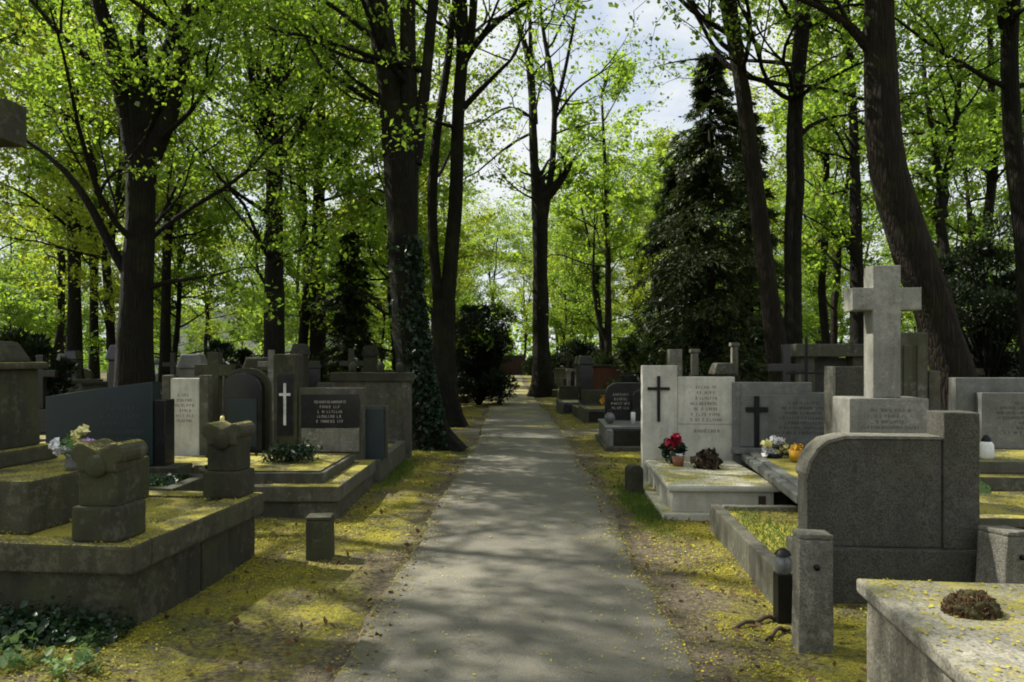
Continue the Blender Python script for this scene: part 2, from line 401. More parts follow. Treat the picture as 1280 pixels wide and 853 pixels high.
rg = np.random.default_rng(5)
def hills(x, y):
    return .035 * np.sin(x * .9 + 1.3) * np.cos(y * .7) + .02 * np.sin(x * 2.3 + y * 1.9) + .012 * np.sin(5.1 * x - 3.3 * y)
xs = np.concatenate([np.linspace(-700, -32, 8), np.arange(-30, 30.01, .3), np.linspace(32, 700, 8)])
ys = np.concatenate([np.linspace(-600, -12, 8), np.arange(-10, 45.01, .3), np.linspace(47, 900, 14)])
X, Y = np.meshgrid(xs, ys)
d = np.abs(X - np.interp(Y, [a for a, b in CEN], [b for a, b in CEN])) - PW / 2
Z = hills(X, Y) * np.clip((d - .1) / 1.0, 0, 1) * (np.abs(X) < 30) * (Y < 45) * .8 - .012 * (d < .25)
V = np.stack([X, Y, Z], -1).reshape(-1, 3); nx, ny = len(xs), len(ys)
idx = np.arange(nx * ny).reshape(ny, nx)
Fc = np.stack([idx[:-1, :-1], idx[:-1, 1:], idx[1:, 1:], idx[1:, :-1]], -1).reshape(-1, 4)
g = link_mesh('ground', fast_mesh('ground', V, Fc, True), ground_mat()); g['kind'] = 'structure'

R_0 = lambda s: np.random.default_rng(s)
asph = asphalt_mat()
def strip(name, pts, width, z, wob=.03, seed=1):
    r = random.Random(seed); V = []; Fc = []
    n = len(pts)
    wl = np.convolve(R_0(seed).normal(0, wob * 2.2, n + 8), np.ones(9) / 9, 'valid'); wr = np.convolve(R_0(seed + 50).normal(0, wob * 2.2, n + 8), np.ones(9) / 9, 'valid')
    for i, p in enumerate(pts):
        a = Vector(pts[max(0, i - 1)]); b = Vector(pts[min(n - 1, i + 1)]); t = (b - a).normalized(); s = Vector((t.y, -t.x))
        l = width / 2 + wl[i] + r.gauss(0, wob * .18); q = width / 2 + wr[i] + r.gauss(0, wob * .18)
        V += [(p[0] - s.x * l, p[1] - s.y * l, z - .02), (p[0] - s.x * (l - .02), p[1] - s.y * (l - .02), z), (p[0], p[1], z + .012),
              (p[0] + s.x * (q - .02), p[1] + s.y * (q - .02), z), (p[0] + s.x * q, p[1] + s.y * q, z - .02)]
    for i in range(n - 1):
        for k in range(4): Fc.append((i * 5 + k, i * 5 + k + 1, i * 5 + 5 + k + 1, i * 5 + 5 + k))
    o = link_mesh(name, fast_mesh(name, V, Fc, True), asph); o['kind'] = 'structure'; return o
strip('path', [(cen(y), y) for y in np.concatenate([np.arange(-14, 25, .22), np.arange(25, 79, 1.0)])], PW, .012, .045)
strip('cross_path', [(x, 16.1) for x in np.arange(-16, -.6, .3)], 1.25, .006, .05, 2)
strip('cross_path', [(x, 16.0) for x in np.arange(1.05, 16, .3)], 1.25, .006, .05, 3)
strip('cross_path', [(x, 34.5) for x in np.arange(-25, -.8, .5)], 1.6, .006, .05, 4)
strip('cross_path', [(x, 34.5) for x in np.arange(.92, 25, .5)], 1.6, .006, .05, 5)

# ------------------------------------------------------------------ tubes, leaves, trees
def tube(pts, rad, n=6, rough=0.0, rng=None, V=None, Fc=None, flare=0.0):
    """append a tapered tube along pts to lists of arrays"""
    pts = np.asarray(pts, float); rad = np.asarray(rad, float); k = len(pts)
    T = np.gradient(pts, axis=0); T /= np.linalg.norm(T, axis=1)[:, None] + 1e-9
    ref = np.array([1., 0, 0]) if abs(T[0][0]) < .8 else np.array([0, 1., 0])
    A = np.cross(T, ref); A /= np.linalg.norm(A, axis=1)[:, None] + 1e-9; B = np.cross(T, A)
    th = np.arange(n) * 2 * np.pi / n
    R = np.repeat(rad[:, None], n, 1)
    if rough and rng is not None:
        prof = 1 + rough * rng.normal(size=n) * .6
        wav = np.interp(np.arange(k), np.arange(0, k + 4, 4), 1 + rough * .9 * rng.normal(size=len(np.arange(0, k + 4, 4))))
        R = R * prof[None, :] * wav[:, None] * (1 + rough * .55 * rng.normal(size=R.shape))
    if flare:
        for j in range(min(4, k)):
            R[j] *= 1 + flare * [1, .45, .18, .06][j] * (1 + .8 * np.sin(th * 3 + 1.1) + .4 * np.sin(th * 5))
    W = pts[:, None, :] + R[..., None] * (np.cos(th)[None, :, None] * A[:, None, :] + np.sin(th)[None, :, None] * B[:, None, :])
    base = sum(len(v) for v in V)
    V.append(W.reshape(-1, 3)); ii = np.arange(k * n).reshape(k, n) + base; jj = np.roll(ii, -1, 1)
    Fc.append(np.stack([ii[:-1], jj[:-1], jj[1:], ii[1:]], -1).reshape(-1, 4))

def smooth_line(pts, rad, step):
    """Catmull-like resampling of a traced line"""
    pts = np.asarray(pts, float); rad = np.asarray(rad, float)
    L = np.concatenate([[0], np.cumsum(np.linalg.norm(np.diff(pts, axis=0), axis=1))])
    n = max(3, int(L[-1] / step) + 1); s = np.linspace(0, L[-1], n)
    P_ = np.stack([np.interp(s, L, pts[:, i]) for i in range(3)], 1); R_ = np.interp(s, L, rad)
    for _ in range(2):
        P_[1:-1] = (P_[:-2] + 2 * P_[1:-1] + P_[2:]) / 4; R_[1:-1] = (R_[:-2] + 2 * R_[1:-1] + R_[2:]) / 4
    return P_, R_

def leaf_quads(pts, size, rng, upbias=.6, aspect=.72, var=.45, droop=.3):
    n = len(pts); pts = np.asarray(pts, float)
    nrm = rng.normal(size=(n, 3)); nrm[:, 2] += upbias * 2; nrm /= np.linalg.norm(nrm, axis=1)[:, None]
    u = np.cross(nrm, rng.normal(size=(n, 3))); u /= np.linalg.norm(u, axis=1)[:, None] + 1e-9
    u[:, 2] -= droop * rng.random(n); v = np.cross(nrm, u); v /= np.linalg.norm(v, axis=1)[:, None] + 1e-9
    s = size * (1 + var * rng.normal(size=n)).clip(.45, 1.9); l = (s * .5)[:, None]; w_ = l * aspect
    Vv = np.stack([pts - u * l, pts + v * w_ - u * l * .15 + nrm * l * .12, pts + u * l, pts - v * w_ - u * l * .15 + nrm * l * .12], 1).reshape(-1, 3)
    return Vv, np.arange(4 * n).reshape(n, 4)

def leaf_hex(pts, size, rng, upbias=.6, aspect=.8, var=.35):
    """rounder leaf of two halves folded at the midrib"""
    n = len(pts); pts = np.asarray(pts, float)
    nrm = rng.normal(size=(n, 3)); nrm[:, 2] += upbias * 2; nrm /= np.linalg.norm(nrm, axis=1)[:, None]
    u = np.cross(nrm, rng.normal(size=(n, 3))); u /= np.linalg.norm(u, axis=1)[:, None] + 1e-9; v = np.cross(nrm, u)
    l = (size * .5 * (1 + var * rng.normal(size=n)).clip(.45, 1.8))[:, None]; w_ = l * aspect
    Vv = np.stack([pts - u * l, pts + v * w_ - u * l * .45 + nrm * l * .18, pts + v * w_ * .62 + u * l * .35 + nrm * l * .1, pts + u * l - nrm * l * .1, pts - v * w_ * .62 + u * l * .35 + nrm * l * .1, pts - v * w_ - u * l * .45 + nrm * l * .18], 1).reshape(-1, 3)
    b = np.arange(n)[:, None] * 6
    return Vv, np.concatenate([b + np.array([0, 1, 2, 3]), b + np.array([0, 3, 4, 5])])

def grow(rng, start, direc, length, r0, depth, V, Fc, tips, sides=5, wander=.16, lift=.04, nsub=5, leafstart=.35, min_r=.006):
    k = 7 if depth else 5
    p = np.array(start, float); dv = np.array(direc, float); dv /= np.linalg.norm(dv)
    pts = [p.copy()]
    for i in range(k):
        dv = dv + rng.normal(size=3) * wander; dv[2] += lift; dv /= np.linalg.norm(dv)
        p = p + dv * length / k; pts.append(p.copy())
    pts = np.array(pts); rad = np.linspace(r0, max(min_r * .6, r0 * .22), k + 1)
    tube(pts, rad, sides if depth else 3, V=V, Fc=Fc)
    if depth == 0:
        tips.append(pts); return
    ns = max(2, int(nsub + rng.integers(-1, 2)))
    for j in range(ns):
        f = rng.uniform(.25, 1.0) if j else 1.0
        i = min(k, int(f * k)); t = pts[i] - pts[max(0, i - 1)]; t /= np.linalg.norm(t) + 1e-9
        q = rng.normal(size=3); q -= q.dot(t) * t; q /= np.linalg.norm(q) + 1e-9; q[2] *= .6
        nd = t * rng.uniform(.5, .9) + q * rng.uniform(.5, .95)
        grow(rng, pts[i], nd, length * rng.uniform(.38, .62), max(min_r, rad[i] * .6), depth - 1, V, Fc, tips, max(3, sides - 1), wander, lift * .6, nsub, leafstart, min_r)

def build_tree(name, label, cat, base, stems, rng, leaf='leaf', bark='bark', leafsize=.1, leaves=14000, zmin=3.0, limbs=16, limblen=3.0,
               group=None, sides=14, spread=.22, nsub=4, extra=None, limbdepth=2, rough=.05, top_bias=0.0, lift=.05, upbias=.5):
    """stems: list of (pts Nx3 world, radii); base: root location"""
    root = thing(name, label, cat, base, 0, group)
    b0 = np.array(base)
    V, Fc = [], []
    lines = []
    for si, (pts, rad) in enumerate(stems):
        pp, rr = smooth_line(pts, rad, .35 if si == 0 else .4)
        lines.append((pp, rr))
        thick = rr.max() > .09
        tube(pp - b0, rr, sides if thick else 7, rough if thick else 0, rng, V, Fc, flare=.5 if si == 0 else 0)
    tr = link_mesh('trunk', fast_mesh('trunk', np.concatenate(V), np.concatenate(Fc), True), M[bark], root)
    V, Fc, tips = [], [], []
    cand = [(pp[i], rr[i], pp[i] - pp[i - 1], i / len(pp)) for pp, rr in lines for i in range(1, len(pp)) if pp[i][2] > zmin]
    if cand:
        wts = np.array([1 + top_bias * c[3] for c in cand]); wts /= wts.sum()
        for c in rng.choice(len(cand), size=limbs, p=wts):
            p, r, t, f = cand[c]; az = rng.uniform(0, 2 * np.pi)
            el = rng.uniform(.05, .9); dv = np.array([math.cos(az) * math.cos(el), math.sin(az) * math.cos(el), math.sin(el)])
            grow(rng, p - b0, dv, limblen * rng.uniform(.55, 1.25), min(r * .55, .05 * limblen / 3), limbdepth, V, Fc, tips, 5, .14, lift, nsub)
        for pp, rr in lines:
            if pp[-1][2] > zmin:
                for _ in range(2):
                    t = pp[-1] - pp[-2]; t /= np.linalg.norm(t)
                    grow(rng, pp[-1] - b0, t + rng.normal(size=3) * .35, limblen * .6, rr[-1], limbdepth - 1, V, Fc, tips, 4, .14, lift, nsub)
    if V:
        link_mesh('branches', fast_mesh('branches', np.concatenate(V), np.concatenate(Fc), True), M[bark], root)
    if tips and leaves:
        per = max(3, int(leaves / len(tips))); L = []
        for t in tips:
            k = len(t); s = rng.uniform(.15, 1.0, per) * (k - 1); i = np.minimum(s.astype(int), k - 2); f = (s - i)[:, None]
            q = t[i] * (1 - f) + t[i + 1] * f
            near = (rng.random(per) < .62)[:, None]
            L.append(q + rng.normal(size=(per, 3)) * np.where(near, spread * .42, spread * 1.05) * np.array([1, 1, .45]))
        L = np.concatenate(L)
        L = L[L[:, 2] + b0[2] > min(zmin * .55, 1.6)]
        Vv, Ff = leaf_quads(L, leafsize, rng, upbias=upbias)
        link_mesh('crown', fast_mesh('crown', Vv, Ff), M[leaf], root)
    return root

def tr(lst, Y, rng=None, dy=.0):
    """traced stem: (px, py, width px) at depth Y; slow sway in depth"""
    pts, rad = [], []
    ph = rng.uniform(0, 6) if rng is not None else 0
    for i, (px, py, wd) in enumerate(lst):
        yy = Y + dy * max(0, (lst[0][1] - py)) / 300.0
        v = P(px, py, yy); pts.append(tuple(v)); rad.append(wd * .5 * yy / F)
    return np.array(pts), np.array(rad)

# ------------------------------------------------------------------ the traced trees
R_ = lambda s: np.random.default_rng(s)
def gy(Y): return HZ + F * CH / Y
def near_tree(name, label, cat, Y, stems, seed, **kw):
    rng = R_(seed); st = [tr(s, Y, rng, kw.pop('dy%d' % i, 0.0)) for i, s in enumerate(stems)]
    b = st[0][0][0]; base = (float(b[0]), float(b[1]), 0.0)
    st[0][0][0][2] = -.12
    return build_tree(name, label, cat, base, st, rng, **kw)

Y = 13.1
t1 = near_tree('ivy_clad_tree', 'thick dark trunk splitting into three stems, ivy on its foot, left edge of path', 'tree', Y, [
    [(540, gy(Y), 54), (531, 530, 42), (515, 450, 40), (506, 360, 39), (502, 250, 41), (501, 175, 45)],
    [(493, 195, 30), (488, 110, 30), (478, 40, 31), (470, 0, 32), (452, -90, 28), (430, -220, 20), (400, -420, 9)],
    [(511, 195, 26), (511, 100, 20), (509, 0, 19), (514, -120, 15), (505, -300, 9)],
    [(518, 205, 20), (531, 116, 15), (536, 60, 14), (541, 0, 14), (555, -90, 11), (575, -260, 6)]], 11,
    leaves=11375, zmin=5.6, limbs=24, limblen=3.6, leafsize=0.077, spread=.2, top_bias=2.0)
# ivy on its foot
rng = R_(3); pp, rr = smooth_line(*tr([(540, gy(Y), 54), (531, 530, 42), (515, 450, 40), (506, 360, 39), (503, 300, 40)], Y), .05)
n_ = 3000; i_ = rng.integers(1, len(pp), n_); a_ = rng.normal(-.35, .75, n_); keep = rng.random(n_) < np.clip(1.25 - (pp[i_][:, 2]) / 4.2, .05, 1)
i_, a_ = i_[keep], a_[keep]
q = pp[i_] + np.stack([np.cos(a_) , np.sin(a_) - .25, np.zeros(len(a_))], 1) * (rr[i_] * 1.04 + .02 + .05 * rng.random(len(a_)))[:, None] - np.array(t1.location)
Vv, Ff = leaf_hex(q, .075, rng, .1, .9); iv = link_mesh('ivy', fast_mesh('ivy', Vv, Ff), M['leaf_ivy'], t1)

Y = 17.6
near_tree('forked_tree', 'dark tree forking low into slender stems just behind the ivy-clad trunk', 'tree', Y, [
    [(557, gy(Y), 36), (555, 480, 30), (555, 375, 29)],
    [(558, 392, 20), (566, 300, 18), (571, 240, 18), (572, 150, 16), (578, 75, 15), (578, 0, 14), (570, -90, 12), (566, -260, 7)],
    [(550, 396, 15), (541, 300, 12), (540, 240, 13), (547, 150, 11), (556, 110, 10), (562, 60, 9), (567, 0, 9), (590, -60, 8), (604, -170, 4)],
    [(578, 85, 10), (592, 40, 10), (591, 0, 10), (602, -110, 6)],
    [(580, 78, 9), (605, 38, 8), (648, 8, 6), (700, -22, 3)],
    [(573, 142, 9), (600, 112, 7), (638, 76, 4)]], 12,
    leaves=7350, zmin=5.5, limbs=20, limblen=3.2, leafsize=0.095, spread=.22, nsub=4)
Y = 32.
near_tree('slender_tree', 'slender upright tree with fine bare twigs at right edge of the path', 'tree', Y, [
    [(679, gy(Y), 28), (676, 440, 20), (675, 340, 18), (675, 252, 19)],
    [(671, 275, 12), (667, 180, 10), (665, 122, 8), (660, 67, 8), (648, 30, 6), (640, -30, 4)],
    [(680, 275, 10), (691, 205, 8), (694, 137, 7), (688, 85, 7), (680, 46, 5), (672, -20, 3)],
    [(668, 155, 9), (664, 90, 7), (663, 40, 5), (660, -30, 3)],
    [(694, 142, 6), (706, 90, 5), (716, 40, 4), (726, -20, 2)],
    [(668, 165, 4), (640, 178, 3), (598, 214, 2)], [(667, 150, 4), (640, 128, 3), (606, 150, 2)], [(693, 150, 4), (720, 110, 3), (750, 92, 2)]], 13,
    leaves=4550, zmin=6.5, limbs=26, limblen=3.4, leafsize=0.138, spread=.25, nsub=4)
Y = 17.
near_tree('straight_tree', 'straight dark trunk forking high, behind the pillar with white cross', 'tree', Y, [
    [(343, gy(Y), 34), (343, 440, 25), (343, 300, 20), (343, 195, 20)],
    [(344, 215, 18), (346, 91, 19), (348, 40, 15), (352, -40, 12), (362, -200, 6)],
    [(340, 215, 12), (322, 140, 10), (313, 91, 9), (308, 40, 7), (294, -40, 5), (280, -150, 3)],
    [(346, 205, 7), (378, 165, 7), (395, 110, 6), (410, 60, 5), (432, 10, 3)]], 14,
    leaves=33250, zmin=3.0, limbs=24, limblen=3.2, nsub=5, leafsize=0.073, spread=.24)
Y = 12.
near_tree('spreading_tree', 'broad dark trunk forking wide behind the teal headstone, leafy low boughs', 'tree', Y, [
    [(168, gy(Y), 58), (167, 470, 43), (170, 380, 38), (176, 280, 36), (177, 175, 37)],
    [(172, 200, 28), (155, 110, 24), (142, 60, 20), (120, 0, 16), (98, -110, 12), (75, -280, 6)],
    [(184, 205, 26), (212, 150, 20), (230, 90, 17), (232, 0, 14), (236, -140, 9), (250, -300, 5)],
    [(160, 345, 13), (131, 300, 11), (120, 265, 11), (98, 229, 9), (58, 188, 6), (5, 160, 3)],
    [(184, 360, 8), (215, 345, 6), (262, 352, 4), (300, 335, 2)]], 15,
    leaves=45500, zmin=2.5, limbs=28, limblen=3.3, nsub=5, leafsize=0.067, spread=.22)
Y = 23.
near_tree('slim_tree', 'slim straight trunk left of the broad forked trunk', 'tree', Y, [
    [(93, gy(Y), 24), (93, 400, 16), (93, 300, 15), (90, 180, 11), (84, 0, 8), (80, -160, 4)]], 16, leaves=15750, zmin=4.0, limbs=20, limblen=3.4, leafsize=0.120, spread=.3)
Y = 26.
near_tree('slim_tree', 'thinnest dark trunk between the slim trunk and the broad forked trunk', 'tree', Y, [
    [(118, gy(Y), 14), (117, 400, 10), (118, 300, 9), (122, 150, 7), (118, 0, 4)]], 17, leaves=10500, zmin=4.2, limbs=15, limblen=3.2, leafsize=0.129, spread=.3)
Y = 24.
near_tree('slim_tree', 'slim trunk right of the broad forked trunk, beside the pale building gap', 'tree', Y, [
    [(207, gy(Y), 18), (207, 400, 12), (208, 330, 11), (214, 200, 9), (222, 40, 6), (225, -80, 3)]], 18, leaves=14000, zmin=4.0, limbs=18, limblen=3.2, leafsize=0.125, spread=.3)
Y = 25.
near_tree('slim_tree', 'grey-brown trunk beside the dark conifer left of the ivy-clad tree', 'tree', Y, [
    [(397, gy(Y), 27), (397, 420, 21), (397, 320, 17), (399, 200, 13), (404, 60, 9), (408, -60, 5)]], 19, bark='bark2', leaves=12250, zmin=5.5, limbs=18, limblen=3.2, leafsize=0.125, spread=.3)
Y = 14.
near_tree('leaning_tree', 'leaning brown trunk sloping up to the left before the tall conifer', 'tree', Y, [
    [(988, gy(Y), 40), (976, 470, 28), (965, 400, 24), (957, 330, 22), (945, 240, 22), (932, 140, 20), (920, 60, 19), (908, -10, 20), (893, -110, 15), (875, -280, 7)]], 20,
    bark='bark2', leaves=8750, zmin=6.8, limbs=18, limblen=3.3, leafsize=0.086, spread=.22)
Y = 14.6
near_tree('upright_tree', 'upright dark trunk with a slight bend, right of the leaning brown trunk', 'tree', Y, [
    [(985, gy(Y), 36), (990, 470, 25), (992, 380, 22), (990, 290, 20), (996, 220, 22), (991, 170, 19), (997, 100, 18), (1005, 0, 20), (1011, -110, 14), (1004, -280, 7)],
    [(994, 175, 7), (1003, 160, 6), (1014, 144, 6), (1058, 144, 3)]], 21, leaves=9625, zmin=6.4, limbs=19, limblen=3.2, leafsize=0.086, spread=.22)
Y = 11.
near_tree('curved_tree', 'massive curved trunk rising behind the large stone cross', 'tree', Y, [
    [(1228, gy(Y), 74), (1192, 470, 50), (1172, 400, 47), (1146, 330, 50), (1121, 260, 45), (1105, 190, 41), (1100, 100, 38), (1098, 0, 36), (1100, -130, 30), (1108, -330, 13)],
    [(1088, 62, 15), (1062, 18, 9), (1016, 2, 7), (965, -12, 4)]], 22, bark='bark2', leaves=8750, zmin=6.2, limbs=20, limblen=3.4, leafsize=0.077, spread=.2, rough=.06)
Y = 13.
near_tree('edge_tree', 'dark forked trunk at the right edge of the view behind yew bush', 'tree', Y, [
    [(1302, gy(Y), 40), (1290, 450, 27), (1282, 300, 23), (1268, 200, 21), (1262, 100, 20), (1262, 20, 20), (1275, -50, 14), (1282, -220, 7)],
    [(1258, 40, 13), (1248, 8, 11), (1228, -40, 7), (1215, -140, 3)]], 23, leaves=12250, zmin=4.6, limbs=18, limblen=3.2, nsub=5, leafsize=0.086, spread=.22)
Y = 26.
near_tree('thin_tree', 'thin crooked trunk above the yew bush near the right edge', 'tree', Y, [
    [(1237, gy(Y), 17), (1233, 290, 12), (1243, 200, 11), (1240, 150, 9), (1238, 50, 6), (1230, -70, 3)]], 24, leaves=12250, zmin=5.5, limbs=16, limblen=3.2, leafsize=0.129, spread=.3)
Y = 25.
near_tree('thin_tree', 'dark straight trunk between the upright and the curved trunk', 'tree', Y, [
    [(1073, gy(Y), 25), (1072, 430, 19), (1070, 300, 15), (1068, 180, 12), (1062, 60, 8), (1055, -60, 4)]], 25, leaves=17500, zmin=3.0, limbs=20, limblen=3.2, leafsize=0.125, spread=.3)
Y = 40.
near_tree('thin_tree', 'thin forked trunk against the bright gap left of the tall conifer', 'tree', Y, [
    [(760, gy(Y), 12), (760, 400, 9), (760, 330, 7), (757, 220, 5), (752, 120, 3)],
    [(758, 425, 6), (746, 395, 5), (741, 350, 4), (743, 290, 2)]], 26, leaves=10500, zmin=6.0, limbs=14, limblen=3.6, leafsize=0.189, spread=.4)

# ------------------------------------------------------------------ conifers and bushes
def needle_quads(pts, dirs, length, width, rng):
    n = len(pts); d_ = dirs + rng.normal(size=(n, 3)) * .38; d_ /= np.linalg.norm(d_, axis=1)[:, None] + 1e-9
    nn = rng.normal(size=(n, 3)) * .5; nn[:, 2] += 1; v = np.cross(d_, nn); v /= np.linalg.norm(v, axis=1)[:, None] + 1e-9
    l = (length * rng.uniform(.6, 1.3, n))[:, None]; w_ = (width * rng.uniform(.7, 1.3, n))[:, None]
    return np.stack([pts, pts + d_ * l * .45 + v * w_, pts + d_ * l, pts + d_ * l * .45 - v * w_], 1).reshape(-1, 3), np.arange(4 * n).reshape(n, 4)

def conifer(name, label, base, h, w_, seed, mat='leaf_dark', nb=150, per=130, z0=.8, size=.16, cat='conifer', trunk_r=.2, power=.8):
    rng = R_(seed); root = thing(name, label, cat, base); V, Fc = [], []
    tube(np.stack([np.zeros(9), np.zeros(9), np.linspace(-.1, h, 9)], 1), np.linspace(trunk_r, .02, 9), 9, V=V, Fc=Fc, flare=.2)
    pts = []; dirs = []
    for k in range(nb):
        f = (k + rng.random()) / nb; z = z0 + (h - z0) * f ** 1.1; L = w_ * .5 * max(.10, (1 - f) ** power) * rng.uniform(.45, 1.35) * (1 + .22 * math.sin(f * 19 + seed))
        az = rng.uniform(0, 2 * np.pi); dx = np.array([math.cos(az), math.sin(az)])
        m = 7; t = np.linspace(0, 1, m); line = np.stack([dx[0] * L * t, dx[1] * L * t, z + L * (.18 * t - .5 * t * t)], 1)
        tube(line, np.linspace(.03 * min(1, L), .006, m), 3, V=V, Fc=Fc)
        nb_ = 16; s = .12 + .88 * rng.random(nb_); o_ = np.stack([np.interp(s, t, line[:, i]) for i in range(3)], 1)
        side = np.where(rng.random(nb_) < .5, -1, 1)[:, None] * np.array([-dx[1], dx[0], 0]); bd = side * rng.uniform(.5, 1.1, (nb_, 1)) + np.array([dx[0], dx[1], 0]) * .7; bd[:, 2] -= rng.uniform(.1, .75, nb_)
        bl = (.16 + .30 * L * (1 - .55 * s)) * rng.uniform(.6, 1.2, nb_); m2 = per // nb_
        u_ = rng.random((nb_, m2)); q = o_[:, None] + bd[:, None] * (bl[:, None] * u_)[..., None]; q[..., 2] -= .25 * (bl[:, None] * u_) ** 2
        pts.append(q.reshape(-1, 3) + rng.normal(size=(nb_ * m2, 3)) * .02); dirs.append(np.repeat(bd, m2, 0) + np.array([0, 0, -.2]))
    link_mesh('trunk', fast_mesh('trunk', np.concatenate(V), np.concatenate(Fc), True), M['bark'], root)
    Vv, Ff = needle_quads(np.concatenate(pts), np.concatenate(dirs), size * 1.15, size * .16, rng)
    link_mesh('crown', fast_mesh('crown', Vv, Ff), M[mat], root); return root

c = P(888, 451, 21)
conifer('tall_conifer', 'tallest dark conifer standing behind the leaning brown trunk', (c.x, c.y, 0), 10.3, 4.1, 31, nb=260, per=300, z0=1.0, size=.13, power=.6)
c = P(936, 451, 23)
conifer('tall_conifer', 'dark conifer directly behind the leaning brown trunk, right of the tallest', (c.x, c.y, 0), 9.6, 2.8, 37, nb=160, per=240, z0=1.0, size=.14, power=.55)
c = P(843, 451, 25)
conifer('tall_conifer', 'narrower dark conifer left of the tall conifer', (c.x, c.y, 0), 8.2, 3.1, 32, nb=170, per=240, z0=.8, size=.14, power=.55)
c = P(436, 451, 24)
conifer('dark_conifer', 'dark conifer between the grey-brown trunk and ivy-clad tree', (c.x, c.y, 0), 5.8, 2.4, 33, nb=150, per=220, z0=.4, size=.14, power=.5)

def bush(name, label, base, rx, rz, seed, mat='leaf_yew', n=16000, size=.12, cat='bush', lumps=22, z0=0.1):
    rng = R_(seed); root = thing(name, label, cat, base); V, Fc, pts, dirs = [], [], [], []
    for k in range(lumps):
        az = rng.uniform(0, 6.283); r = rx * math.sqrt(rng.random()) * .8; z = z0 + rz * rng.uniform(.04, .95) * (1 - .35 * (r / rx) ** 2)
        c_ = np.array([r * math.cos(az), r * math.sin(az), z]); s = rng.uniform(.12, .36) * min(rx, rz)
        line = np.array([[0, 0, -.05], c_ * [.25, .25, .5], c_]); tube(line, [.045, .03, .008], 5, V=V, Fc=Fc)
        dv = rng.normal(size=(n // lumps, 3)); dv /= np.linalg.norm(dv, axis=1)[:, None]
        q = c_ + dv * s * (rng.random((n // lumps, 1)) ** .4) * np.array([1, 1, .85]); kk = q[:, 2] > .03; pts.append(q[kk]); dirs.append((dv + np.array([0, 0, .45]))[kk])
    link_mesh('stems', fast_mesh('stems', np.concatenate(V), np.concatenate(Fc), True), M['bark'], root)
    Vv, Ff = needle_quads(np.concatenate(pts), np.concatenate(dirs), size * 1.3, size * .22, rng); link_mesh('foliage', fast_mesh('foliage', Vv, Ff), M[mat], root); return root
c = P(604, 451, 26); bush('yew_bush', 'dark yew bush overhanging the left edge of the path', (c.x - .15, c.y, 0), 1.4, 3.9, 41, n=36000, size=.10, lumps=60)
c = P(585, 451, 33); bush('yew_bush', 'smaller dark bush farther down the left path edge', (c.x - .4, c.y, 0), 1.5, 3.4, 42, n=9000, size=.2)
c = P(1236, 451, 15.5); bush('yew_bush', 'rounded dark yew bush behind the wide granite headstone on the right', (c.x, c.y, 0), 1.3, 4.4, 43, n=36000, size=.085, lumps=70)
c = P(705, 451, 35); bush('yew_bush', 'low dark shrub behind the pale pillared monument', (c.x + .6, c.y, 0), 1.5, 2.3, 44, n=7000, size=.2)
bush('dark_shrub', 'dark shrub left of the brick wall at the end of the path', (-3.0, 78.2, 0), 2.2, 3.4, 51, n=9000, size=.25)
bush('dark_shrub', 'dark shrub right of the brick wall at the end of the path', (3.1, 78.0, 0), 2.2, 3.0, 52, n=9000, size=.25)
bush('dark_shrub', 'dark shrub halfway down the left side of the path', (-2.9, 48, 0), 1.6, 2.8, 53, n=6000, size=.22)
c = P(280, 451, 20); bush('dark_shrub', 'dark shrub behind the arched black headstone', (c.x, c.y, 0), 1.0, 2.0, 45, n=6000, size=.14)
c = P(800, 451, 24); bush('dark_shrub', 'dark spreading shrub left of the narrower conifer', (c.x, c.y, 0), 1.6, 2.4, 46, n=9000, size=.16, mat='leaf_dark')
c = P(765, 451, 30); bush('dark_shrub', 'dark clipped shrub behind the red-brown stone block', (c.x, c.y, 0), 1.6, 1.9, 47, n=7000, size=.17, mat='leaf_dark')
c = P(30, 451, 17); bush('dark_shrub', 'dark shrub at the left edge behind the tall pedestal', (c.x, c.y, 0), 1.1, 2.3, 48, n=7000, size=.13)

# ------------------------------------------------------------------ the wood behind: five grown trees, copied
def generic(seed, h, leaf, leafsize, leaves, fork, zmin, bark='bark', limblen=3.4, limbs=26, r=.22):
    rng = R_(seed); z = np.linspace(-.1, h * (1 if not fork else .45), 8)
    st = [(np.stack([np.cumsum(rng.normal(0, .10, 8)), np.cumsum(rng.normal(0, .10, 8)), z], 1), np.linspace(r, r * (.25 if not fork else .75), 8))]
    st[0][0][:, :2] -= st[0][0][0, :2]
    if fork:
        e = st[0][0][-1]
        for s in (-1, 1, .2)[:fork]:
            az = rng.uniform(0, 6.28); zz = np.linspace(0, h * .52, 6); k = zz / zz[-1]
            st.append((np.stack([e[0] + math.cos(az) * 1.3 * k + rng.normal(0, .1, 6), e[1] + math.sin(az) * 1.3 * k + rng.normal(0, .1, 6), e[2] - .2 + zz], 1), np.linspace(r * .6, r * .15, 6)))
    return build_tree('woodland_tree', 'tree', 'tree', (0, 0, 0), st, rng, leaf=leaf, bark=bark, leafsize=leafsize, leaves=leaves, zmin=zmin, limbs=limbs, limblen=limblen, sides=9, spread=.34, nsub=4)
protos = [generic(101, 15, 'leaf', .115, 19000, 2, 3.0), generic(102, 17, 'leaf_y', .115, 17000, 0, 4.0), generic(103, 13, 'leaf_y', .11, 19000, 2, 2.4, limblen=3.0, r=.16),
          generic(104, 16, 'leaf', .125, 13500, 3, 4.5, 'bark2', 3.8), generic(105, 11, 'leaf', .105, 20000, 0, 1.4, limblen=2.6, r=.12), generic(106, 16, 'leaf', .095, 14000, 2, 5.0, limblen=3.8, limbs=22, r=.24)]
used = set()
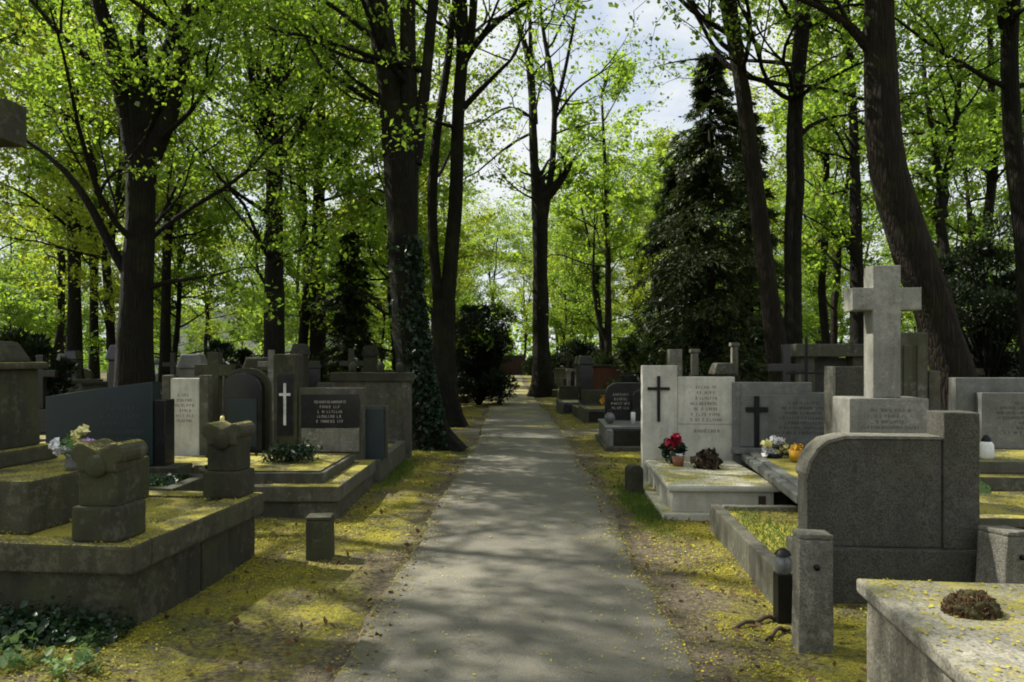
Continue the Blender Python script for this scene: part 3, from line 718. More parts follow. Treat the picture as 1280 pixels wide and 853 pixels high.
def copy_tree(root, loc, rz, s):
    if root.name not in used:
        used.add(root.name); r = root
    else:
        r = root.copy(); C.objects.link(r)
        for ch in root.children:
            k = ch.copy(); C.objects.link(k); k.parent = r
    r.location = loc; r.rotation_euler = (0, 0, rz); r.scale = (s, s, s); return r
rnd = random.Random(77)
def wood(x, y, k, s, label, group):
    o = copy_tree(protos[k], (x, y, 0), rnd.uniform(0, 6.28), s); tag(o, label, 'tree', group); return o
LB = {('l', 0): 'leafy light green tree in the wood left of the path', ('r', 0): 'leafy light green tree in the wood right of the path',
      ('l', 1): 'distant light green tree far down the left side of the path', ('r', 1): 'distant light green tree far down the right side of the path'}
LG = {('l', 0): 'wood on the left', ('r', 0): 'wood on the right', ('l', 1): 'far trees on the left', ('r', 1): 'far trees on the right'}
taken = [(-6.1, 12), (-5.4, 17), (5.2, 14), (6.8, 11), (9.2, 13), (-13.6, 23), (5.8, 21), (-1.5, 13), (-1.6, 17.6), (1.3, 32)]
def scatter(n, x0, x1, y0, y1, dmin, ks, far, smin=.8, smax=1.15):
    c_ = 0; tries = 0
    while c_ < n and tries < 900:
        tries += 1; x, y = rnd.uniform(x0, x1), rnd.uniform(y0, y1)
        if abs(x - cen(y)) < 2.8: continue
        if abs(x / y) > .86 and y > 0: continue
        px_ = CX + x / y * F
        if 560 < px_ < 800 and y < 42: continue
        if 590 < px_ < 700 and y < 80: continue
        if any((x - a) ** 2 + (y - b) ** 2 < dmin ** 2 for a, b in taken): continue
        taken.append((x, y)); c_ += 1; sd = 'l' if x < 0 else 'r'
        wood(x, y, rnd.choice(ks), rnd.uniform(smin, smax), LB[(sd, far)], LG[(sd, far)])
scatter(10, -24, -3, 19, 36, 3.0, [0, 1, 2, 4, 2, 4], 0)
scatter(8, 3, 26, 20, 36, 3.2, [0, 1, 2, 3, 4], 0)
ORDL = ['leftmost', 'second', 'third', 'fourth', 'fifth', 'sixth', 'seventh', 'eighth', 'ninth', 'tenth', 'eleventh', 'twelfth']
for sd_, nm_ in (('l', 'left'), ('r', 'right')):
    grp = sorted([o for o in C.objects if o.get('group') == LG[(sd_, 0)]], key=lambda o: o.location.x / o.location.y)
    for k, o in enumerate(grp): o['label'] = f'{ORDL[k]}{" from left" if k else ""} of the light green woodland trees {nm_} of the path'
scatter(20, -38, -3.2, 36, 70, 3.2, [0, 2, 2, 4, 4, 4], 1)
scatter(20, 3.2, 38, 36, 70, 3.2, [0, 2, 2, 4, 4, 4], 1)
scatter(24, -60, 60, 55, 85, 3.0, [4, 4, 2], 1, .6, .9)
scatter(14, -70, 70, 72, 110, 5, [0, 1, 2, 3], 1, 1.0, 1.35)
for x, y, k_, sc_ in ((-7, 86, 1, 1.15), (-2.5, 93, 0, 1.25), (1.5, 99, 2, 1.3), (6, 90, 3, 1.0), (10.5, 97, 1, 1.1), (4.5, 72, 2, .95), (-4.8, 66, 4, 1.0), (5.9, 49, 0, .95), (8.6, 46, 2, 1.05), (4.4, 57, 2, 1.0), (9.5, 56, 0, 1.05)):
    wood(x, y, k_, sc_, LB[('l' if x < 0 else 'r', 1)], LG[('l' if x < 0 else 'r', 1)])
r = R_(640); n_ = 70000; x = r.uniform(-130, 130, n_); y = r.uniform(100, 128, n_); hh = 7.5 + 3 * np.sin(x * .21) + 2 * np.sin(x * .53 + 1) + 1.4 * np.sin(x * 1.3)
z = hh * r.random(n_) ** 1.2; gap = np.sin(x * .9 + 2 * np.sin(z * .6)) + np.sin(x * .37 + z * .5) > -1.35
Vv, Ff = leaf_quads(np.stack([x, y, z], 1)[gap], .55, r, .5); o = link_mesh('far_wood', fast_mesh('far_wood', Vv, Ff), M['leaf']); tag(o, 'light green mass of far-off woodland closing the horizon', 'wood', kind='stuff')
# unseen trees added outside the frame so their crowns shade the foreground
for x, y, s, lb in ((-9.6, 4.6, .95, 'tall unseen tree added for shade outside the left edge beside the tall pedestal'), (-7.2, -2.5, .9, 'tall unseen tree added for shade behind the viewer left of the path'),
                    (-9.4, 9.3, .85, 'tall unseen tree added for shade outside the left edge level with the teal headstone'), (8.6, 2.0, .9, 'tall unseen tree added for shade outside the right edge beside the low tomb')):
    wood(x, y, 5, s, lb, 'added shade trees outside the frame')

# ------------------------------------------------------------------ left side graves
def rim(root, x0, x1, y0, y1, z0, z1, t, mat, bev=.012):
    """four kerb pieces round a bed, each its own part"""
    for a in ((x0, x1, y0, y0 + t), (x0, x1, y1 - t, y1), (x0, x0 + t, y0 + t + .002, y1 - t - .002), (x1 - t, x1, y0 + t + .002, y1 - t - .002)):
        box(root, 'kerb', a[0], a[1], a[2], a[3], z0, z1, mat, bev)

# family grave with the tall pedestal
fg = thing('family_grave', 'mossy raised family grave with tall pedestal and cross, left foreground', 'grave', (-2.13, 4.14, 0), RAD(-5.7))
for k, (a, b) in enumerate(((-2.95, -2.02), (-2.01, -1.02), (-1.01, -.055))):
    box(fg, 'wall_block', a, b, .055, .30, -.1, .345, M['mossy'], .015)
for a, b in ((.05, .84), (.85, 1.66)):
    box(fg, 'wall_block', -.30, -.05, a + .006, b, -.1, .346, M['mossy'], .015)
box(fg, 'core', -2.9, -.31, .31, 1.64, -.1, .40, M['mossy'], 0)
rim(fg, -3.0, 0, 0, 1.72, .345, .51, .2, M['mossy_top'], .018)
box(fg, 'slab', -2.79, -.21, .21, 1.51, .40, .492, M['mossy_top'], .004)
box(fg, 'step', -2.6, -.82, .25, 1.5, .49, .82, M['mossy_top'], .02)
DX = -.22
box(fg, 'step', -2.15 + DX, -1.17 + DX, .5, 1.26, .82, .935, M['mossy_top'], .02)
ped = box(fg, 'pedestal', -2.0 + DX, -1.24 + DX, .57, 1.16, .935, 1.49, M['mossy'], .015, .03)
for a in (-1.80, -1.44): box(ped, 'fluting', a - .12 + DX, a + .12 + DX, .562, .60, 1.0, 1.42, M['mossy'], .02)
box(fg, 'cornice', -2.04 + DX, -1.20 + DX, .53, 1.20, 1.49, 1.54, M['mossy_top'], .02)
box(fg, 'cap', -1.97 + DX, -1.27 + DX, .6, 1.13, 1.54, 1.69, M['mossy'], .03, .2)
prism(fg, 'cross', cross_pts(-1.62 + DX, 1.69, 2.12, .86, .24, 3.20, .28), .75, .97, M['mossy'], .02)

def corner_post(root_loc, rz, label):
    t = thing('corner_post', label, 'stone post', root_loc, rz, 'carved corner posts of the family grave')
    box(t, 'base', -.145, .145, -.135, .135, 0, .20, M['mossy'], .015)
    box(t, 'shaft', -.12, .12, -.112, .112, .20, .44, M['mossy'], .012)
    # gabled cap with a half-round boss on each face
    lob = lambda cx_, a0, a1: [(cx_ + .062 * math.cos(a), .505 + .062 * math.sin(a)) for a in np.linspace(a0, a1, 9)]
    pts = [(-.118, .40), (.118, .40)] + lob(.10, -1.2, 2.3) + [(0, .525)] + lob(-.10, .84, 4.34)
    prism(t, 'cap', pts, -.13, .13, M['mossy_top'], .018)
    for s in (-1, 1):
        V = []; n = 12; Fl = []
        bm = bmesh.new()
        rr_ = bmesh.ops.create_uvsphere(bm, u_segments=12, v_segments=7, radius=.07)
        for v in rr_['verts']: v.co = Vector((v.co.x, s * .125 + v.co.y * .4, .435 + v.co.z))
        bm_done(bm, 'boss', M['mossy'], t, True)
    return t
corner_post((-2.37, 4.36, .512), RAD(-5.7), 'carved mossy corner post nearest the viewer on the family grave')
corner_post((-2.18, 5.70, .512), RAD(-5.7), 'carved mossy corner post at the far corner of the family grave')

# flowers
def petal_ball(parent, name, c_, r, mat, n=60, size=.035, seed=1):
    rng = R_(seed); d_ = rng.normal(size=(n, 3)); d_ /= np.linalg.norm(d_, axis=1)[:, None]
    Vv, Ff = leaf_quads(np.array(c_) + d_ * r * rng.uniform(.5, 1, (n, 1)), size, rng, .3, .8); return link_mesh(name, fast_mesh(name, Vv, Ff), mat, parent)
t = thing('flower_vase', 'vase of white, yellow and lilac flowers behind the near corner post', 'flowers', (-2.93, 4.92, .82)); t.scale = (.72, .72, .72)
lathe(t, 'vase', [(0.001, 0), (.05, 0), (.06, .05), (.045, .13), (.055, .17), (.045, .168), (.001, .1)], M['lamp_glass'])
for k, (dx, dz, m) in enumerate(((-.10, .20, 'fl_white'), (-.04, .19, 'fl_white'), (-.14, .23, 'fl_white'), (.05, .24, 'fl_yellow'), (.03, .32, 'fl_yellow'), (.08, .37, 'fl_yellow'), (.13, .26, 'fl_purple'), (.19, .24, 'fl_purple'), (.10, .21, 'fl_white'))):
    petal_ball(t, 'blossom', (dx * 1.2, .02 * (k % 3) - .02, dz), .045, M[m], 40, .05, 60 + k)
petal_ball(t, 'leaves', (.0, 0, .2), .11, M['leaf_plant'], 60, .07, 70)

# teal headstone grave behind
t = thing('teal_grave', 'wide dark teal polished headstone with sloping top behind the corner posts', 'grave', (-3.88, 7.05, 0))
prism(t, 'headstone', [(-.52, .56), (.49, .56), (.49, 1.35), (-.03, 1.285), (-.52, 1.21)], -.08, .08, M['teal'], .006)
inscription(t, -.02, .40, .78, 1.16, -.083, M['engrave_dark'], 5, 4)
box(t, 'side_slab', .492, .60, -.06, .14, .5, 1.18, M['black'], .008)
box(t, 'foundation', -.75, .75, -.16, .2, -.05, .55, M['mossy'], .01)
rim(t, -.75, 1.10, -1.0, -.17, -.05, .50, .11, M['mossy'])
box(t, 'planting_bed', -.63, .98, -.88, -.29, .0, .47, M['mossy_top'], .01)
rng = R_(8); q = np.stack([rng.uniform(-.6, .95, 2500), rng.uniform(-.86, -.3, 2500), .47 + .05 * rng.random(2500)], 1)
Vv, Ff = leaf_quads(q, .045, rng, .4, .7); o = link_mesh('ground_cover', fast_mesh('ground_cover', Vv, Ff), M['leaf_ivy'], t); o['kind'] = 'stuff'

# stepped grave with black plaque
t = thing('plaque_grave', 'stepped stone grave with black inscribed plaque and white cross on a pillar', 'grave', (-1.69, 7.23, 0))
for a, b in ((-1.52, -.78), (-.775, -.03)): box(t, 'lower_course', a, b, .03, 1.9, -.06, .165, M['grey'], .01)
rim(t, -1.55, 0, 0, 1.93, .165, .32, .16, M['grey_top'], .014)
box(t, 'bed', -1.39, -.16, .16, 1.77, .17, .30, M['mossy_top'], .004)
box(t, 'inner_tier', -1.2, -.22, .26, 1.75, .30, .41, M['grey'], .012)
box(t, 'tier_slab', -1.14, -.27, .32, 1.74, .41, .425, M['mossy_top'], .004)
box(t, 'headstone', -.97, -.17, 1.97, 2.18, -.05, 1.21, M['grey'], .012)
box(t, 'foot_panel', -.93, -.21, 1.95, 1.97, .42, .71, M['post'], .006)
pl = box(t, 'plaque', -.93, -.21, 1.945, 1.972, .72, 1.13, M['black'], .004)
inscription(pl, -.85, -.28, .78, 1.08, 1.942, M['letter_pale'], 5, 9)
pi_ = box(t, 'pillar', -1.27, -.975, 1.93, 2.2, -.05, 1.63, M['mossy'], .015)
pn = box(pi_, 'panel', -1.22, -1.02, 1.92, 1.935, .62, 1.38, M['black'], .004)
prism(pn, 'cross', cross_pts(-1.12, .75, .52, .14, .032, 1.13), 1.905, 1.919, M['letter_white'], .002)
rng = R_(9)
t2 = thing('grave_plant', 'low leafy plant spread over the stepped plaque grave', 'plant', (-2.45, 8.25, .42))
V, Fc, pts = [], [], []
for k in range(26):
    az = rng.uniform(0, 6.28); L = rng.uniform(.12, .38); l = np.array([[0, 0, 0], [math.cos(az) * L * .5, math.sin(az) * L * .5, .14], [math.cos(az) * L, math.sin(az) * L * .9, .08]])
    tube(l, [.006, .005, .002], 3, V=V, Fc=Fc); pts.append(l[1] + (l[2] - l[1]) * rng.random((30, 1)) + rng.normal(size=(30, 3)) * .04)
link_mesh('stems', fast_mesh('stems', np.concatenate(V), np.concatenate(Fc)), M['twig_brown'], t2)
Vv, Ff = leaf_hex(np.concatenate(pts), .05, rng, .4, .6); link_mesh('foliage', fast_mesh('foliage', Vv, Ff), M['leaf_ivy'], t2)

# next grave along the path
t = thing('kerbed_grave', 'low kerbed grave with small dark slab, before the ivy-clad trunk', 'grave', (-1.66, 9.35, 0))
rim(t, -1.25, 0, 0, 2.2, -.06, .30, .13, M['grey'])
box(t, 'bed', -1.12, -.13, .13, 2.07, .0, .27, M['mossy_top'], .004)
box(t, 'small_slab', -.24, .03, .03, .15, .30, .94, M['teal'], .006)
box(t, 'slab_frame', -.27, .06, .151, .2, .30, .97, M['grey'], .006)
t = thing('wall_grave', 'broad grey headstone wall behind the small dark slab', 'grave', (-2.1, 11.75, 0))
box(t, 'headstone', -.75, .48, 0, .22, -.05, 1.22, M['grey'], .01)
box(t, 'coping', -.79, .52, -.04, .26, 1.22, 1.36, M['mossy'], .015)
for k, x in enumerate((-.45, .0, .3)): lathe(t, 'finial', [(.001, 0), (.06, 0), (.05, .06), (.07, .1), (.03, .16), (.001, .17)], M['mossy'], (x, .11, 1.36), 10)

# short bollard beside the path
def short_post(name, label, loc, w_, d_, h, mat, rz=0, tilt=0, hole=False):
    t = thing(name, label, 'stone post', loc, rz)
    t.rotation_euler = (0, tilt, rz)
    box(t, 'shaft', -w_ / 2, w_ / 2, -d_ / 2, d_ / 2, -.15, h - .03, mat, .012, .03)
    box(t, 'cap', -w_ / 2 * .97, w_ / 2 * .97, -d_ / 2 * .97, d_ / 2 * .97, h - .03, h, mat, .012)
    if hole:
        b = lathe(t, 'bolt', [(.001, 0), (.016, 0), (.016, .02), (.001, .022)], M['iron'], (0, 0, 0), 8)
        b.rotation_euler = (RAD(90), 0, 0); b.location = (0, -d_ / 2 + .004, h * .72)
    return t
short_post('short_post', 'short dark stone post standing alone in yellow litter left of path', (-1.505, 5.80, 0), .20, .18, .34, M['mossy'], .1)

# row behind on the left
t = thing('white_headstone', 'pale white headstone framed in grey stone, left row behind', 'headstone', P(232, 451, 9.6).to_tuple()[:2] + (0,))
box(t, 'headstone', -.20, .18, 0, .12, .2, 1.32, M['white'], .01); box(t, 'frame', -.30, -.205, -.02, .15, -.05, 1.36, M['grey'], .01)
box(t, 'frame', .185, .30, -.02, .15, -.05, 1.36, M['grey'], .01); box(t, 'base', -.34, .34, -.06, .18, -.05, .2, M['grey'], .01)
inscription(t, -.14, .12, .75, 1.15, -.003, M['engrave'], 6, 12)
t = thing('stone_cross', 'mossy stone cross beside the pale framed headstone', 'stone cross', P(266, 451, 10.2).to_tuple()[:2] + (0,))
prism(t, 'cross', cross_pts(0, .45, 1.22, .52, .16, 1.42, .16), 0, .15, M['mossy'], .012); box(t, 'pedestal', -.22, .22, -.1, .25, -.05, .45, M['mossy'], .02, .08)
t = thing('arched_headstone', 'black arched headstone with bluish plate behind the far corner post', 'headstone', P(303, 451, 9.7).to_tuple()[:2] + (0,))
prism(t, 'headstone', round_pts(-.25, .25, .1, 1.38, .22), 0, .14, M['black'], .008); prism(t, 'surround', round_pts(-.31, .31, 0, 1.45, .27), .142, .24, M['mossy'], .01)
box(t, 'plate', -.19, .19, -.012, .002, .42, 1.05, M['teal'], .003); box(t, 'base', -.33, .33, -.3, .25, -.05, .12, M['mossy'], .01)
t = thing('thin_cross', 'thin pale stone cross left of the white-cross pillar', 'stone cross', P(338, 451, 10.4).to_tuple()[:2] + (0,))
prism(t, 'cross', cross_pts(0, .3, 1.40, .36, .075, 1.50), 0, .08, M['post'], .008); box(t, 'base', -.16, .16, -.12, .2, -.05, .3, M['mossy'], .02, .1)
t = thing('litter_slab_grave', 'flat slab grave thick with yellow litter behind the far corner post', 'grave', (-3.95, 8.5, 0))
box(t, 'plinth', -.62, 1.28, -.05, 1.0, -.05, .24, M['mossy'], .015); box(t, 'slab', -.66, .30, -.08, 1.02, .24, .33, M['mossy_top'], .015); box(t, 'slab', .32, 1.30, -.08, 1.02, .24, .36, M['mossy_top'], .015)
t = thing('grave_candle', 'small pale yellow candle on the grave by the arched black headstone', 'candle', P(278, 451, 9.0).to_tuple()[:2] + (.36,))
lathe(t, 'glass', [(.001, 0), (.022, 0), (.026, .05), (.018, .075), (.001, .075)], M['fl_yellow'], (0, 0, .44)); lathe(t, 'stand', [(.03, -.1), (.012, .0), (.02, .44), (.001, .44)], M['iron'], (0, 0, 0), 8)
t = thing('flower_pot', 'dark planter bowl with small leaves beside the stepped plaque grave', 'planter', (-2.95, 7.5, .33))
lathe(t, 'bowl', [(.001, 0), (.12, 0), (.2, .1), (.22, .14), (.19, .135), (.001, .1)], M['mossy']); petal_ball(t, 'leaves', (0, 0, .16), .17, M['leaf_ivy'], 150, .06, 81)

# ------------------------------------------------------------------ right side graves
t = thing('white_grave', 'pale terrazzo grave with black cross on its tall stone, right of path', 'grave', (1.49, 7.28, 0), RAD(-2.9))
box(t, 'plinth', -.02, 1.22, -.05, 2.2, -.06, .055, M['white_top'], .01)
box(t, 'side_panel', .10, .16, .09, 1.85, .055, .262, M['white'], .004); box(t, 'side_panel', 1.02, 1.08, .09, 1.85, .055, .262, M['white'], .004)
box(t, 'front_panel', .10, 1.08, .03, .088, .055, .262, M['white'], .006)
box(t, 'slab', .055, 1.135, -.01, 1.84, .262, .325, M['white_top'], .022)
ps = box(t, 'tall_stone', .03, .455, 1.86, 2.04, .055, 1.49, M['white'], .008)
prism(ps, 'cross', cross_pts(.225, .80, .56, .27, .036, 1.205, .036), 1.83, 1.857, M['iron'], .003)
hs = box(t, 'headstone', .458, 1.16, 1.88, 2.03, .055, 1.35, M['white'], .008)
boxes(hs, 'joint', [(.46, 1.158, 1.877, 1.88, .765, .77)], M['engrave'], 0)
inscription(hs, .58, 1.03, .80, 1.27, 1.8775, M['engrave'], 7, 21)
inscription(hs, .66, .98, .66, .74, 1.8775, M['engrave'], 1, 22)
box(t, 'plaque', .93, 1.0, .018, .03, .09, .22, M['twig_brown'], .003)
t = thing('small_stone', 'low mossy stone stub at the back corner of the pale terrazzo grave', 'stone', (1.42, 8.6, 0), .2)
prism(t, 'stub', round_pts(-.09, .09, -.1, .34, .07), -.08, .08, M['mossy'], .02)
c = (1.49 + .42, 7.28 + 1.5, .327)
t = thing('red_bouquet', 'bouquet of crimson flowers in a brown pot on the pale terrazzo grave', 'flowers', c)
lathe(t, 'pot', [(.001, 0), (.055, 0), (.075, .11), (.065, .11), (.001, .08)], M['terracotta'], (.02, -.2, 0)); lathe(t, 'pot', [(.001, 0), (.05, 0), (.06, .13), (.05, .13), (.001, .1)], M['plaster'], (.05, -.06, 0))
petal_ball(t, 'leaves', (0, 0, .16), .15, M['leaf_ivy'], 190, .07, 82)
for k, (dx, dz) in enumerate(((0, .29), (.05, .26), (-.05, .26), (.0, .23), (.03, .32))): petal_ball(t, 'blossom', (dx, -.05, dz), .045, M['fl_red'], 40, .05, 90 + k)
t = thing('dried_wreath', 'dried brown flower arrangement beside the crimson bouquet', 'wreath', (2.22, 8.42, .327))
petal_ball(t, 'twigs', (0, 0, .06), .16, M['twig_brown'], 260, .07, 84); petal_ball(t, 'cones', (.02, -.03, .07), .13, M['mosscl'], 120, .06, 85)

t = thing('granite_grave', 'grey granite grave with black iron cross on its wide headstone', 'grave', (2.42, 6.25, 0), RAD(-8))
box(t, 'plinth', -.04, 1.36, -.06, 3.05, -.06, .06, M['grey'], .01)
for a in ((.06, .20, .05, .17), (1.12, 1.26, .05, .17), (.06, .20, 1.3, 1.42), (.06, .2, 2.55, 2.68)): box(t, 'support', a[0], a[1], a[2], a[3], .06, .34, M['grey'], .01)
box(t, 'core', .22, 1.10, .2, 2.7, .06, .338, M['black'], 0)  # black block paints the shade in the opening under the slab
box(t, 'slab', -.02, 1.34, -.02, 2.78, .34, .42, M['granite'], .015); box(t, 'bed', .152, 1.168, .192, 2.628, .421, .436, M['grey_top'], 0)
rim(t, .06, 1.26, .10, 2.72, .42, .45, .09, M['granite'], .006)
hs = prism(t, 'headstone', [(-.11, 0), (1.24, 0), (1.24, 1.16), (.82, 1.16), (.82, 1.285), (-.11, 1.285)], 2.82, 3.0, M['granite'], .01)
pnl = box(hs, 'panel', -.02, 1.2, 2.805, 2.825, .5, 1.13, M['granite'], .006)
prism(pnl, 'cross', cross_pts(.17, .46, .66, .26, .06, .955, .06), 2.775, 2.803, M['iron'], .006)
inscription(pnl, .34, 1.10, .66, 1.08, 2.802, M['engrave_dark'], 7, 31)
box(t, 'ledge', -.13, 1.26, 2.72, 2.81, .42, .49, M['granite'], .008)
pv = Vector((2.42, 6.25, 0))
def loc8(x, y, z): a = RAD(-8); return (pv.x + x * math.cos(a) - y * math.sin(a), pv.y + x * math.sin(a) + y * math.cos(a), z)
t = thing('white_wreath', 'round white flower arrangement in front of the black iron cross', 'flowers', loc8(.28, 2.3, .42))
for k in range(7): petal_ball(t, 'blossom', (.10 * math.cos(k * .9), -.02, .13 + .09 * math.sin(k * .9)), .05, M['fl_white' if k % 3 else 'fl_yellow'], 36, .055, 110 + k)
petal_ball(t, 'leaves', (.1, 0, .1), .11, M['leaf_ivy'], 60, .06, 118); lathe(t, 'bowl', [(.001, 0), (.08, 0), (.1, .07), (.001, .06)], M['iron'])
t = thing('orange_pot', 'orange-yellow flower pot before the white flower arrangement', 'planter', loc8(.45, 1.95, .452))
lathe(t, 'pot', [(.001, 0), (.075, 0), (.10, .12), (.085, .12), (.001, .1)], M['fl_orange']); petal_ball(t, 'blossoms', (0, 0, .12), .07, M['fl_orange'], 50, .05, 119)
t = thing('grave_lantern', 'grey glass lantern against the inscribed granite headstone', 'lantern', loc8(.88, 2.55, .452))
lathe(t, 'glass', [(.001, 0), (.05, 0), (.065, .07), (.055, .15), (.04, .17)], M['lamp_glass']); lathe(t, 'lid', [(.06, .17), (.05, .2), (.015, .24), (.001, .24)], M['iron'])

# bed behind the dark headstone
t = thing('grassy_grave', 'grassy grave bed with low concrete kerb left of the dark rough headstone', 'grave', (1.64, 4.56, 0), RAD(-4.6))
for k in range(3): box(t, 'kerb', 0, .10, -.02 + k * .76, .735 + k * .76, -.1, .245 - .006 * k, M['grey'], .012)
box(t, 'kerb', .102, 1.2, 2.16, 2.258, -.1, .23, M['post'], .012); box(t, 'kerb', 1.2, 1.3, .5, 2.25, -.1, .24, M['post'], .012)
box(t, 'bed', .102, 1.198, .42, 2.158, -.1, .19, M['mossy_top'], .01)
rng = R_(77); n_ = 5200; q = np.stack([rng.uniform(.12, 1.18, n_), rng.uniform(.45, 2.14, n_), np.full(n_, .19)], 1)
keep = (np.sin(q[:, 0] * 7) + np.cos(q[:, 1] * 5.0) + rng.normal(size=n_) * .8) > -.2; q = q[keep]; m_ = len(q)
az = rng.uniform(0, 6.28, m_); h_ = rng.uniform(.015, .05, m_); wv_ = np.stack([np.cos(az), np.sin(az), 0 * az], 1) * .004; tp = q + np.stack([rng.normal(0, .025, m_), rng.normal(0, .025, m_), h_], 1)
o = link_mesh('grass', fast_mesh('grass', np.stack([q - wv_, q + wv_, tp], 1).reshape(-1, 3), np.arange(3 * m_).reshape(m_, 3)), M['grass'], t); o['kind'] = 'stuff'

t = thing('dark_headstone', 'large dark rough headstone with rounded shoulder and taller right column', 'headstone', (1.875, 4.70, 0), RAD(-4.6))
box(t, 'plinth', -.045, 1.075, -.04, .30, -.1, .37, M['dark_rough'], .012)
prism(t, 'headstone', round_pts(0, .825, .37, 1.055, .24, right=False), 0, .20, M['dark_rough'], .014)
box(t, 'column', .828, 1.045, -.012, .22, .37, 1.225, M['dark_rough'], .01)
prism(t, 'coping', [(.0, .80), (.006, .825), (.03, .91), (.075, .98), (.14, 1.03), (.24, 1.056), (.82, 1.056), (.82, 1.074), (.235, 1.074), (.125, 1.046), (.058, .99), (.013, .915), (-.012, .83)], -.008, .208, M['post'], 0)
t = thing('large_cross', 'large pale granite cross on inscribed pedestal behind the dark headstone', 'stone cross', (2.905, 5.7, 0), RAD(-4.6))
box(t, 'pedestal', -.30, .29, -.02, .36, -.05, 1.26, M['cross'], .012)
inscription(t, -.22, .22, .98, 1.2, -.023, M['engrave_mid'], 5, 41)
prism(t, 'cross', cross_pts(0, 1.26, 1.03, .52, .21, 2.03, .175), .03, .22, M['cross'], .012)
short_post('concrete_post', 'tall rough concrete post standing in front of the dark rough headstone', (1.625, 4.0, 0), .185, .14, .625, M['post'], RAD(-4.6), 0, True)
short_post('concrete_post', 'tilted concrete post right of the dark headstone behind the low tomb', (2.95, 4.45, 0), .24, .2, .54, M['post'], RAD(20), RAD(4), True)
t = thing('black_lantern', 'black metal grave lantern between grass bed and concrete post', 'lantern', (1.62, 4.42, 0))
box(t, 'stand', -.045, .045, -.045, .045, -.05, .28, M['iron'], .006); lathe(t, 'glass', [(.04, .28), (.05, .30), (.05, .36), (.03, .39)], M['lamp_glass'], n=10); lathe(t, 'lid', [(.05, .39), (.04, .41), (.01, .43), (.001, .43)], M['iron'], n=10)

t = thing('low_tomb', 'low rough concrete tomb with litter-strewn slab, right foreground corner', 'tomb', (1.587, 3.41, 0), RAD(-7.5))
box(t, 'body', .035, 1.5, -2.6, -.035, -.1, .485, M['tomb'], .01)
box(t, 'slab', 0, 1.54, -2.64, 0, .485, .55, M['tomb_top'], .014)
t = thing('moss_clump', 'brown moss clump lying on the low tomb slab', 'moss', (1.82, 2.93, .55))
rng = R_(55); bm = bmesh.new(); bmesh.ops.create_icosphere(bm, subdivisions=4, radius=1)
for v in bm.verts:
    k = 1 + .35 * mnoise.noise(v.co * 2.2) + .22 * mnoise.noise(v.co * 6)
    v.co = Vector((v.co.x * .10 * k, v.co.y * .075 * k, max(-.002, .005 + v.co.z * .075 * k)))
core = bm_done(bm, 'clump', M['mosscl'], t, True)
dv = rng.normal(size=(1500, 3)); dv[:, 2] = np.abs(dv[:, 2]); dv /= np.linalg.norm(dv, axis=1)[:, None]
Vv, Ff = leaf_quads(dv * np.array([.105, .08, .08]) * rng.uniform(.85, 1.1, (1500, 1)), .018, rng, .1, .3); link_mesh('fronds', fast_mesh('fronds', Vv, Ff), M['deadleaf'], t)['kind'] = 'stuff'

# layered graves at the right edge
t = thing('hollow_slab_grave', 'open-sided slab grave with yellow litter at right edge, nearer one', 'grave', (3.15, 5.35, 0), RAD(-4))
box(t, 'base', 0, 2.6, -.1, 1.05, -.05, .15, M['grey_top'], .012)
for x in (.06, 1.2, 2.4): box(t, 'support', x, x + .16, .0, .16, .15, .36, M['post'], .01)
box(t, 'core', .3, 2.5, .2, .9, .15, .358, M['black'], 0); box(t, 'slab', -.04, 2.65, -.06, .95, .36, .43, M['grey_top'], .014)  # black fill stands in for the shaded void between the supports
bm = bmesh.new()
for b in ((.18, .58, -.25, -.2, .0, .04), (.18, .58, -.25, -.2, .17, .21), (.18, .22, -.25, -.2, .042, .168), (.54, .58, -.25, -.2, .042, .168)): bm_box(bm, *b, bev=.004)
bm_done(bm, 'vent_frame', M['post'], t)
t = thing('tiered_grave', 'tiered granite grave with wide inscribed headstone at the right edge', 'grave', (3.9, 6.75, 0), RAD(-4))
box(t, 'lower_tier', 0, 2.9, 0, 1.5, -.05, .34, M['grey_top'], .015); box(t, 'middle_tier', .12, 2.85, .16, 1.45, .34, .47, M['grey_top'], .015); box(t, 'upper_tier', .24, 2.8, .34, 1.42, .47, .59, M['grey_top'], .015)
hs = box(t, 'headstone', .92, 3.4, 1.52, 1.68, -.05, 1.36, M['granite'], .01); box(hs, 'front_stone', 1.12, 3.3, 1.38, 1.515, .59, 1.20, M['granite'], .01)
inscription(hs, 1.25, 2.3, .75, 1.13, 1.377, M['engrave_dark'], 7, 51)
for k in range(2): box(t, 'corner_block', 1.6 + k * .05, 1.9 + k * .1, .2 - .15 * k, .45, .59 - .12 * k, .66 - .1 * k, M['post'], .01)
t = thing('grave_candle', 'white glass candle with dark lid on the tiered granite grave', 'candle', (4.62, 7.2, .592))
lathe(t, 'glass', [(.001, 0), (.06, 0), (.07, .03), (.065, .14), (.045, .17), (.04, .17)], M['candle']); lathe(t, 'lid', [(.045, .17), (.04, .2), (.02, .23), (.001, .235)], M['iron'])
t = thing('grave_plant', 'green leafy plant between the layered graves at right edge', 'plant', (4.05, 6.55, .15))
petal_ball(t, 'foliage', (0, 0, .14), .26, M['leaf_plant'], 420, .06, 86); petal_ball(t, 'stems', (0, 0, .05), .1, M['twig_brown'], 40, .05, 87)
t = thing('fluted_stone', 'fluted grey stone pillar hidden behind the large cross', 'stone pillar', (3.93, 7.35, 0), RAD(-4))
box(t, 'pillar', -.2, .2, 0, .25, -.05, 1.83, M['grey'], .015)
for x in (-.13, 0, .13): box(t, 'rib', x - .04, x + .04, -.02, .0, .3, 1.7, M['grey'], .006)
box(t, 'shoulder', .21, .32, 0, .22, -.05, 1.45, M['grey'], .012)
